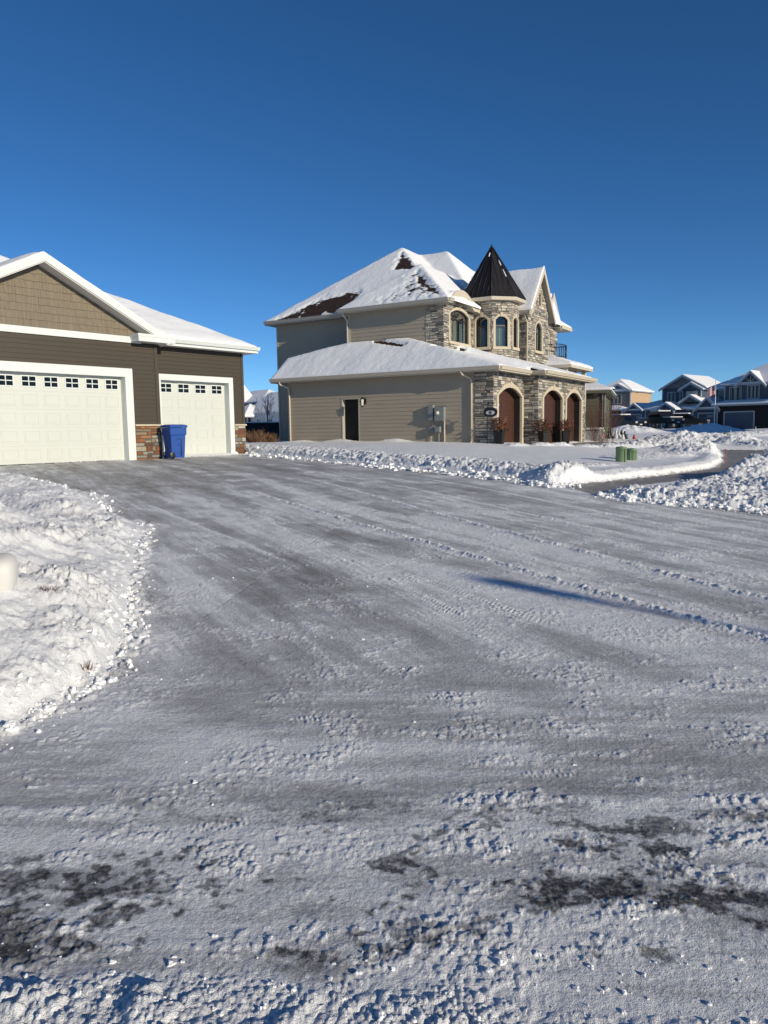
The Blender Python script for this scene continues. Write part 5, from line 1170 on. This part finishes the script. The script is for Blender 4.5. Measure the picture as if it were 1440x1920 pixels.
# snow covered lid / block in the left bank
bl = thing('ice_block', 'smooth rounded block of packed snow sitting in the left snow bank', 'snow block', (-2.80, 5.25, surf([-2.80], [5.25])[0]-.045), .25)
bm = bmesh.new(); bmesh.ops.create_icosphere(bm, subdivisions=4, radius=1)
for v_ in bm.verts:
    c = v_.co; c.x = math.copysign(abs(c.x)**.6, c.x)*.16; c.y = math.copysign(abs(c.y)**.7, c.y)*.15; c.z = math.copysign(abs(c.z)**.7, c.z)*.16; c.z += .02*math.sin(c.x*9)
me = bpy.data.meshes.new('block'); bm.to_mesh(me); bm.free(); me.polygons.foreach_set('use_smooth', [True]*len(me.polygons)); me.materials.append(MAT['packed_ice']); o = bpy.data.objects.new('block', me); COL.objects.link(o); o.parent = bl; o.rotation_euler = (.2, .15, 0); o.location = (0, 0, .06)
# bare shrubs and trees
def twig_tree(name, lb, cat, loc, h, spread, n1, n2, mat, seed, trunk=.05, start=.35, group=None, gn_=.006):
    R = random.Random(seed); p = thing(name, lb, cat, loc, 0, group); tk = MB(); cr = MB()
    if trunk: tk.tube([(0, 0, -.1), (R.uniform(-.05, .05), R.uniform(-.05, .05), h*start), (R.uniform(-.1, .1), R.uniform(-.1, .1), h*.8)], trunk, 7, trunk*.35); tk.build('trunk', mat, p)
    def br(b, d, L, r, lev):
        pts = [b]; q = b; dd = d
        for i in range(3): dd = (dd+Vector((R.uniform(-.25, .25), R.uniform(-.25, .25), R.uniform(-.05, .25)))).normalized(); q = q+dd*L/3; pts.append(q)
        cr.tube([tuple(x) for x in pts], r, 3, r*.4, False)
        if lev > 0:
            for k in range(n2): t = R.uniform(.3, 1); bb = pts[0].lerp(pts[-1], t); a = R.uniform(0, 2*PI); br(bb, (dd+Vector((math.cos(a), math.sin(a), R.uniform(.1, .6)))*.8).normalized(), L*R.uniform(.35, .6), r*.6, lev-1)
    for k in range(n1):
        a = R.uniform(0, 2*PI); z = h*R.uniform(start*.8, .75) if trunk else 0; b = Vector((0, 0, z)) if trunk else Vector((R.uniform(-1, 1)*spread*.4, R.uniform(-1, 1)*spread*.4, -.05))
        d = Vector((math.cos(a)*spread/h*R.uniform(.3, 1.2), math.sin(a)*spread/h*R.uniform(.3, 1.2), 1)).normalized(); br(b, d, (h-z)*R.uniform(.6, 1.0), gn_*(2 if trunk else 1), 2 if trunk else 1)
    cr.build('crown' if trunk else 'stems', mat, p); return p
twig_tree('bare_bush', 'dense tan brown leafless bush behind the brown garage corner', 'bush', at(-6.25, 36.7), .72, .85, 150, 5, 'twig_brown', 3, 0, group=None, gn_=.012)
twig_tree('bare_bush', 'low tan leafless bush right beside the dense bush, nearer the dark fence', 'bush', at(-5.45, 36.9), .6, .5, 80, 5, 'twig_brown', 8, 0, gn_=.010)
twig_tree('bare_tree', 'small dark leafless tree in front of the white house in the gap', 'tree', at(-8.05, 52.5), 3.1, 1.9, 15, 4, 'twig_dark', 5, .05, .35, gn_=.007)
ow = H2.w(14.3, .75, 0); twig_tree('red_twig_shrub', 'fine reddish leafless shrub in front of the olive green siding', 'shrub', (ow.x, ow.y, bz(ow.x, ow.y)), 2.6, 1.5, 60, 6, 'twig_red', 7, 0, gn_=.008)
# dark fence in the gap on the left
fp = thing('wooden_fence', 'dark wooden fence with a snowy top rail in the left gap', 'fence', at(-10.6, 58, 0), math.radians(2))
m = MB()
for i in range(36): m.box(i*.22, i*.22+.218, -.02-.004*(i%2), .02, -.3, 1.42)
m.build('boards', 'very_dark', fp); m = MB(); m.box(-.02, 7.95, -.05, .05, 1.42, 1.49); m.build('snow_cap', 'snow', fp, bevel=.02)
fp2 = thing('rail_fence', 'low dark open rail fence in front of the white house', 'fence', at(-15.2, 56, 0), math.radians(2)); m = MB()
for z in (.4, .8, 1.15): m.tube([(0, 0, z), (5.4, 0, z)], .03, 5)
m.build('rail', 'black_metal', fp2); 
for i in range(7): m = MB(); m.box(i*.9-.04, i*.9+.04, -.04, .04, -.3, 1.25); m.build('post', 'black_metal', fp2)
# street lamp, flagpole, mailboxes, stakes
sp = thing('street_lamp', 'tall black street lamp in front of the grey and peach house', 'street lamp', at(15.95, 52.5), 0); m = MB()
m.lathe([(.09, -.1), (.09, .5), (.045, .6), (.035, 3.0)], (0, 0, 0), 10); m.build('pole', 'black_metal', sp); m = MB(); m.lathe([(.05, 3.0), (.12, 3.1), (.17, 3.35), (.26, 3.42), (.05, 3.58), (0, 3.6)], (0, 0, 0), 10); m.build('lantern', 'black_metal', sp); m = MB(); m.lathe([(.27, 3.44), (.15, 3.55), (0, 3.61)], (0, 0, 0), 10); m.build('snow_cap', 'snow', sp)
FPX0, FPY0 = 34.0, 77.0; ft = bz(FPX0, FPY0); fl = thing('flagpole', 'white flagpole with a striped flag before the dark houses', 'flagpole', (FPX0, FPY0, ft), 0)
m = MB(); m.lathe([(.06, -.5), (.055, 3), (.03, 5.3), (.06, 5.35), (.06, 5.42), (0, 5.46)], (0, 0, 0), 8); m.build('pole', 'trim_white', fl)
flag = thing('flag', 'red and white striped flag with a blue canton hanging from the white flagpole', 'flag', (FPX0-.05, FPY0-.05, ft+3.9), 0); flag.scale = (.62, .62, .62)
def fw_(i, j):  # i along 0..12, j down 0..13
    x = -i*.10; return (x, .10*math.sin(i*.9), 1.55-j*.105-.03*i*(1+.2*math.sin(i*.7))-.02*i*(j/13))
for nm, mt, sel in (('red_stripes', 'flag_red', 0), ('white_stripes', 'flag_white', 1)):
    m = MB()
    for j in range(13):
        if j % 2 != sel: continue
        for i in range(12):
            if i < 5 and j < 7: continue
            m.quad(fw_(i, j), fw_(i+1, j), fw_(i+1, j+1), fw_(i, j+1))
    m.build(nm, mt, flag, recalc=False)
m = MB()
for j in range(7):
    for i in range(5): m.quad(fw_(i, j), fw_(i+1, j), fw_(i+1, j+1), fw_(i, j+1))
m.build('blue_canton', 'flag_blue', flag, recalc=False)
st = MB()
for j in range(5):
    for i in range(6): p = Vector(fw_(.5+i*.75, .8+j*1.3)); st.box(p.x-.018, p.x+.018, p.y+.012, p.y+.016, p.z-.018, p.z+.018)
st.build('stars', 'flag_white', flag)
def stake(x, y, h, mat, lb, r=.013, lean=(0, 0)):
    o = MB(); o.tube([(0, 0, -.2), (lean[0], lean[1], h)], r, 5); o = o.build('marker_stake', mat); o.location = at(x, y); tag(o, lb, 'stake', 'snow marker stakes')
stake(10.4, 22.7, .6, 'stake_orange', 'orange snow stake at the bend of the cleared pavement', .009); stake(20.4, 44.0, .95, 'trim_white', 'white snow stake left of the pale utility post', .02); stake(22.6, 45.5, 1.1, 'sign_white', 'white cross topped stake right of the pale utility post', .022)
stake(23.6, 44.8, .8, 'black_metal', 'short black leaning stake by the far driveway', .025, (.12, 0)); stake(14.0, 36.5, .9, 'trim_white', 'thin white stake in the snow mound before the truck', .015); stake(24.8, 75, 1.6, 'black_metal', 'thin dark post with a white cap before the blue house', .04)
stake(35.5, 62, 1.2, 'sign_white', 'thin white stake near the right edge, left one', .03); stake(38.0, 64, 1.2, 'sign_white', 'thin white stake at the very right edge', .03)
# yard signs
w = Vector((12.85, 44.0, 0)); ys = thing('yard_sign', 'small yard sign, green top over a red octagon, in snow by the stone wall', 'sign', (w.x, w.y, bz(w.x, w.y)), math.radians(12)); m = MB()
m.box(-.02, .02, -.01, .01, -.2, 1.0); m.build('stake', 'trim_grey', ys); m = MB(); m.box(-.26, .26, -.02, .02, .78, 1.05); m.build('green_panel', 'sign_green', ys); m = MB(); m.prism([(.24*math.cos(PI/8+k*PI/4), .50+.24*math.sin(PI/8+k*PI/4)) for k in range(8)], -.02, .02, 'n'); ys.scale = (.7, .7, .75); rp = m.build('red_panel', 'sign_red', ys)
m = MB(); m.box(-.17, .17, .021, .026, .44, .56); m.build('white_bar', 'sign_white', rp); m = MB(); m.box(-.22, .22, .021, .026, .88, .94); m.build('pale_line', 'sign_white', ys)
# pickup truck and cars
def vehicle(name, lb, cat, loc, rz, kind):
    t = thing(name, lb, cat, loc, rz); m = MB()
    if kind == 'pickup': side = [(-2.8, .55), (-2.85, 1.05), (-1.0, 1.15), (-.95, 1.15), (-.75, 1.85), (.75, 1.88), (1.35, 1.22), (2.7, 1.1), (2.85, .8), (2.8, .5)]
    else: side = [(-2.3, .5), (-2.35, 1.1), (-2.2, 1.65), (-1.6, 1.75), (.3, 1.72), (1.1, 1.15), (2.2, 1.0), (2.35, .7), (2.3, .45)]
    m.prism(side, -.95, .95, 'n'); m.build('body', 'truck_black', t, bevel=.06)
    g = MB()
    if kind == 'pickup': g.prism([(-.78, 1.25), (-.62, 1.75), (.68, 1.78), (1.15, 1.25)], -.97, .97, 'n')
    else: g.prism([(-2.0, 1.2), (-1.9, 1.6), (.2, 1.6), (.8, 1.2)], -.97, .97, 'n')
    g.build('side_window', 'dark_glass', t)
    for x in (-1.85, 1.85) if kind == 'pickup' else (-1.45, 1.45):
        for y in (-.88, .88):
            w = MB(); w.lathe([(0, -.12), (.32, -.12), (.38, -.08), (.38, .08), (.32, .12), (0, .12)], (0, 0, 0), 16); w = w.build('wheel', 'black_metal', t); w.location = (x, y, .38); w.rotation_euler = (PI/2, 0, 0)
            r = MB(); r.lathe([(0, -.125), (.2, -.125), (.2, .125), (0, .125)], (0, 0, 0), 10); r = r.build('rim', 'grey_box', w)
    s_ = MB(); 
    if kind == 'pickup': s_.box(-.7, .7, -.85, .85, 1.87, 1.97); s_.box(1.4, 2.6, -.85, .85, 1.17, 1.25); s_.box(-2.7, -1.05, -.85, .85, 1.12, 1.24)
    else: s_.box(-1.9, .2, -.8, .8, 1.73, 1.84)
    s_.pieces('snow_layer', 'snow', t, bevel=.03)
    for y in (-.7, .7): l = MB(); l.box(2.78 if kind == 'pickup' else 2.28, 2.87 if kind == 'pickup' else 2.37, y-.15, y+.15, .80, .98); l.build('headlight', 'lamp_glass', t)
    pl_ = MB(); pl_.box(2.86 if kind == 'pickup' else 2.36, 2.88 if kind == 'pickup' else 2.38, -.2, .2, .58, .70); pl_.build('plate', 'sign_white', t)
    return t
vehicle('pickup_truck', 'black pickup truck with snow on its hood and roof before the blue house', 'pickup truck', at(31.0, 84.0, .55), math.radians(-70), 'pickup')
vehicle('parked_car', 'dark parked car with a snowy roof behind the pickup, right of it', 'car', at(36.5, 90.0, .45), math.radians(-30), 'suv')
vehicle('parked_car', 'small dark parked car left of the pickup truck before the blue garage', 'car', at(27.0, 84.0, .35), math.radians(-60), 'suv')
# ornaments by the far porch
R = random.Random(6); orn = thing('porch_ornaments', 'cluster of dark and white winter ornaments with a red one beside the lamp post', 'ornaments', at(14.5, 48.6, 0), 0)
for nm, mt, k in (('dark_ornament', 'black_metal', 9), ('white_ornament', 'sign_white', 6), ('red_ornament', 'sign_red', 1)):
    for i in range(k):
        x = R.uniform(-.1, 1.5) if nm != 'red_ornament' else 1.75; h = R.uniform(.3, .7)*(.8 if nm[0] == 'r' else 1); m = MB(); m.lathe([(.0, 0), (.10, .05), (.12, h*.4), (.06, h*.7), (.08, h*.85), (0, h)], (x, R.uniform(-.5, .5), 0), 7); m.build(nm, mt, orn)
# the lamp standard behind the viewer whose shade lies across the driveway
tip = Vector((1.22, 6.95, .1)); dsh = Vector((math.sin(SUN_AZ), math.cos(SUN_AZ), math.tan(SUN_EL))); Lh = 19.5; hd = tip+dsh*Lh
lp = thing('street_lamp', 'lamp standard by the street behind the viewer', 'street lamp', (hd.x, hd.y, 0), 0); m = MB(); m.lathe([(.08, -.2), (.06, 1), (.04, hd.z-.2)], (0, 0, 0), 10); m.build('pole', 'black_metal', lp); m = MB(); m.lathe([(.04, -.28), (.10, -.24), (.13, .02), (.17, .07), (.05, .2), (0, .22)], (0, 0, hd.z), 12); m.build('lantern', 'black_metal', lp)
# tufts of dry grass sticking out of the left bank
for i, (x, y, lb) in enumerate(((-2.46, 5.35, 'small brown grass tuft high on the left snow bank'), (-1.93, 4.62, 'dark brown grass tuft at the right edge of the left snow bank'), (-2.05, 3.42, 'brown grass tuft at the left frame edge below the snow bank'))):
    R = random.Random(i); m = MB(); zz = surf([x], [y])[0]+.005
    for k in range(34):
        a = R.uniform(0, 2*PI); b = (R.gauss(0, .028), R.gauss(0, .014), -.03); L = R.uniform(.015, .05); m.tube([b, (b[0]+L*.7*math.cos(a), b[1]+L*.7*math.sin(a), L*.6)], .0022, 3, .001, False)
    o = m.build('grass_tuft', 'dry_grass'); o.location = (x, y, zz); tag(o, lb, 'grass tuft')
# loose lumps of snow thrown up by the shovel along the banks
R = random.Random(21)
bms = []
bm = bmesh.new(); bmesh.ops.create_icosphere(bm, subdivisions=2, radius=1); base_v = [v_.co.copy() for v_ in bm.verts]; base_f = [[v_.index for v_ in f_.verts] for f_ in bm.faces]; bm.free()
m = MB()
LQ = []
def lump(x, y, s_): LQ.append((x, y, s_))
def lump_(x, y, s_, zz):
    seed = R.random()*100
    vs = []
    ax = (R.uniform(.8, 1.3), R.uniform(.7, 1.2), R.uniform(.55, .9))
    for v_ in base_v:
        k = 1+.22*math.sin(v_.x*4+seed)+.18*math.sin(v_.y*5+seed*2)+.15*math.sin(v_.z*6+v_.x*3+seed); k *= .85
        vs.append((x+v_.x*s_*k*ax[0], -(y+v_.y*s_*k*ax[1]), zz+(v_.z*k*ax[2]+.18)*s_))
    k0 = len(m.v); m.v += [(a, -b, c) for a, b, c in vs]
    for f_ in base_f: m.f.append([k0+i for i in f_]); m.c.append((1, 1, 1)); m.sm.append(False)
def along(poly, n, w, smin, smax):
    for _ in range(n):
        i = R.randrange(len(poly)-1); t = R.random(); x = poly[i][0]+(poly[i+1][0]-poly[i][0])*t; y = poly[i][1]+(poly[i+1][1]-poly[i][1])*t
        lump(x+R.gauss(0, w), y+R.gauss(0, w), smin+(smax-smin)*R.random()**3)
along(BERM_FRONT, 420, .13, .015, .09); along([(4.0, 13.6), (4.6, 13.1), (5.3, 12.65), (6.3, 12.1), (9, 10.6)], 330, .16, .012, .08)
along([(-3.4, 10.65), (-2.95, 8.9), (-2.4, 6.9), (-2.12, 6.1), (-1.93, 5.42), (-1.83, 4.76), (-1.92, 4.27), (-2.1, 3.85)], 520, .09, .004, .034); along([(-8.2, 16.6), (-5.2, 13.5), (-4.25, 11.5)], 120, .12, .01, .06)
for _ in range(420): lump(R.uniform(-1.6, 1.9), R.gauss(1.95, .15), .002+.011*R.random()**3)
for _ in range(260): x = R.uniform(-3, 5); y = R.uniform(2.3, 9); lump(x, y, .003+.010*R.random()**3)
for q_, z_ in zip(LQ, surf([q[0] for q in LQ], [q[1] for q in LQ])): lump_(q_[0], q_[1], q_[2], z_)
o = m.build('loose_snow_lumps', 'snow'); tag(o, 'small loose lumps of snow scattered along the plowed edges', 'snow lumps', None, 'stuff')
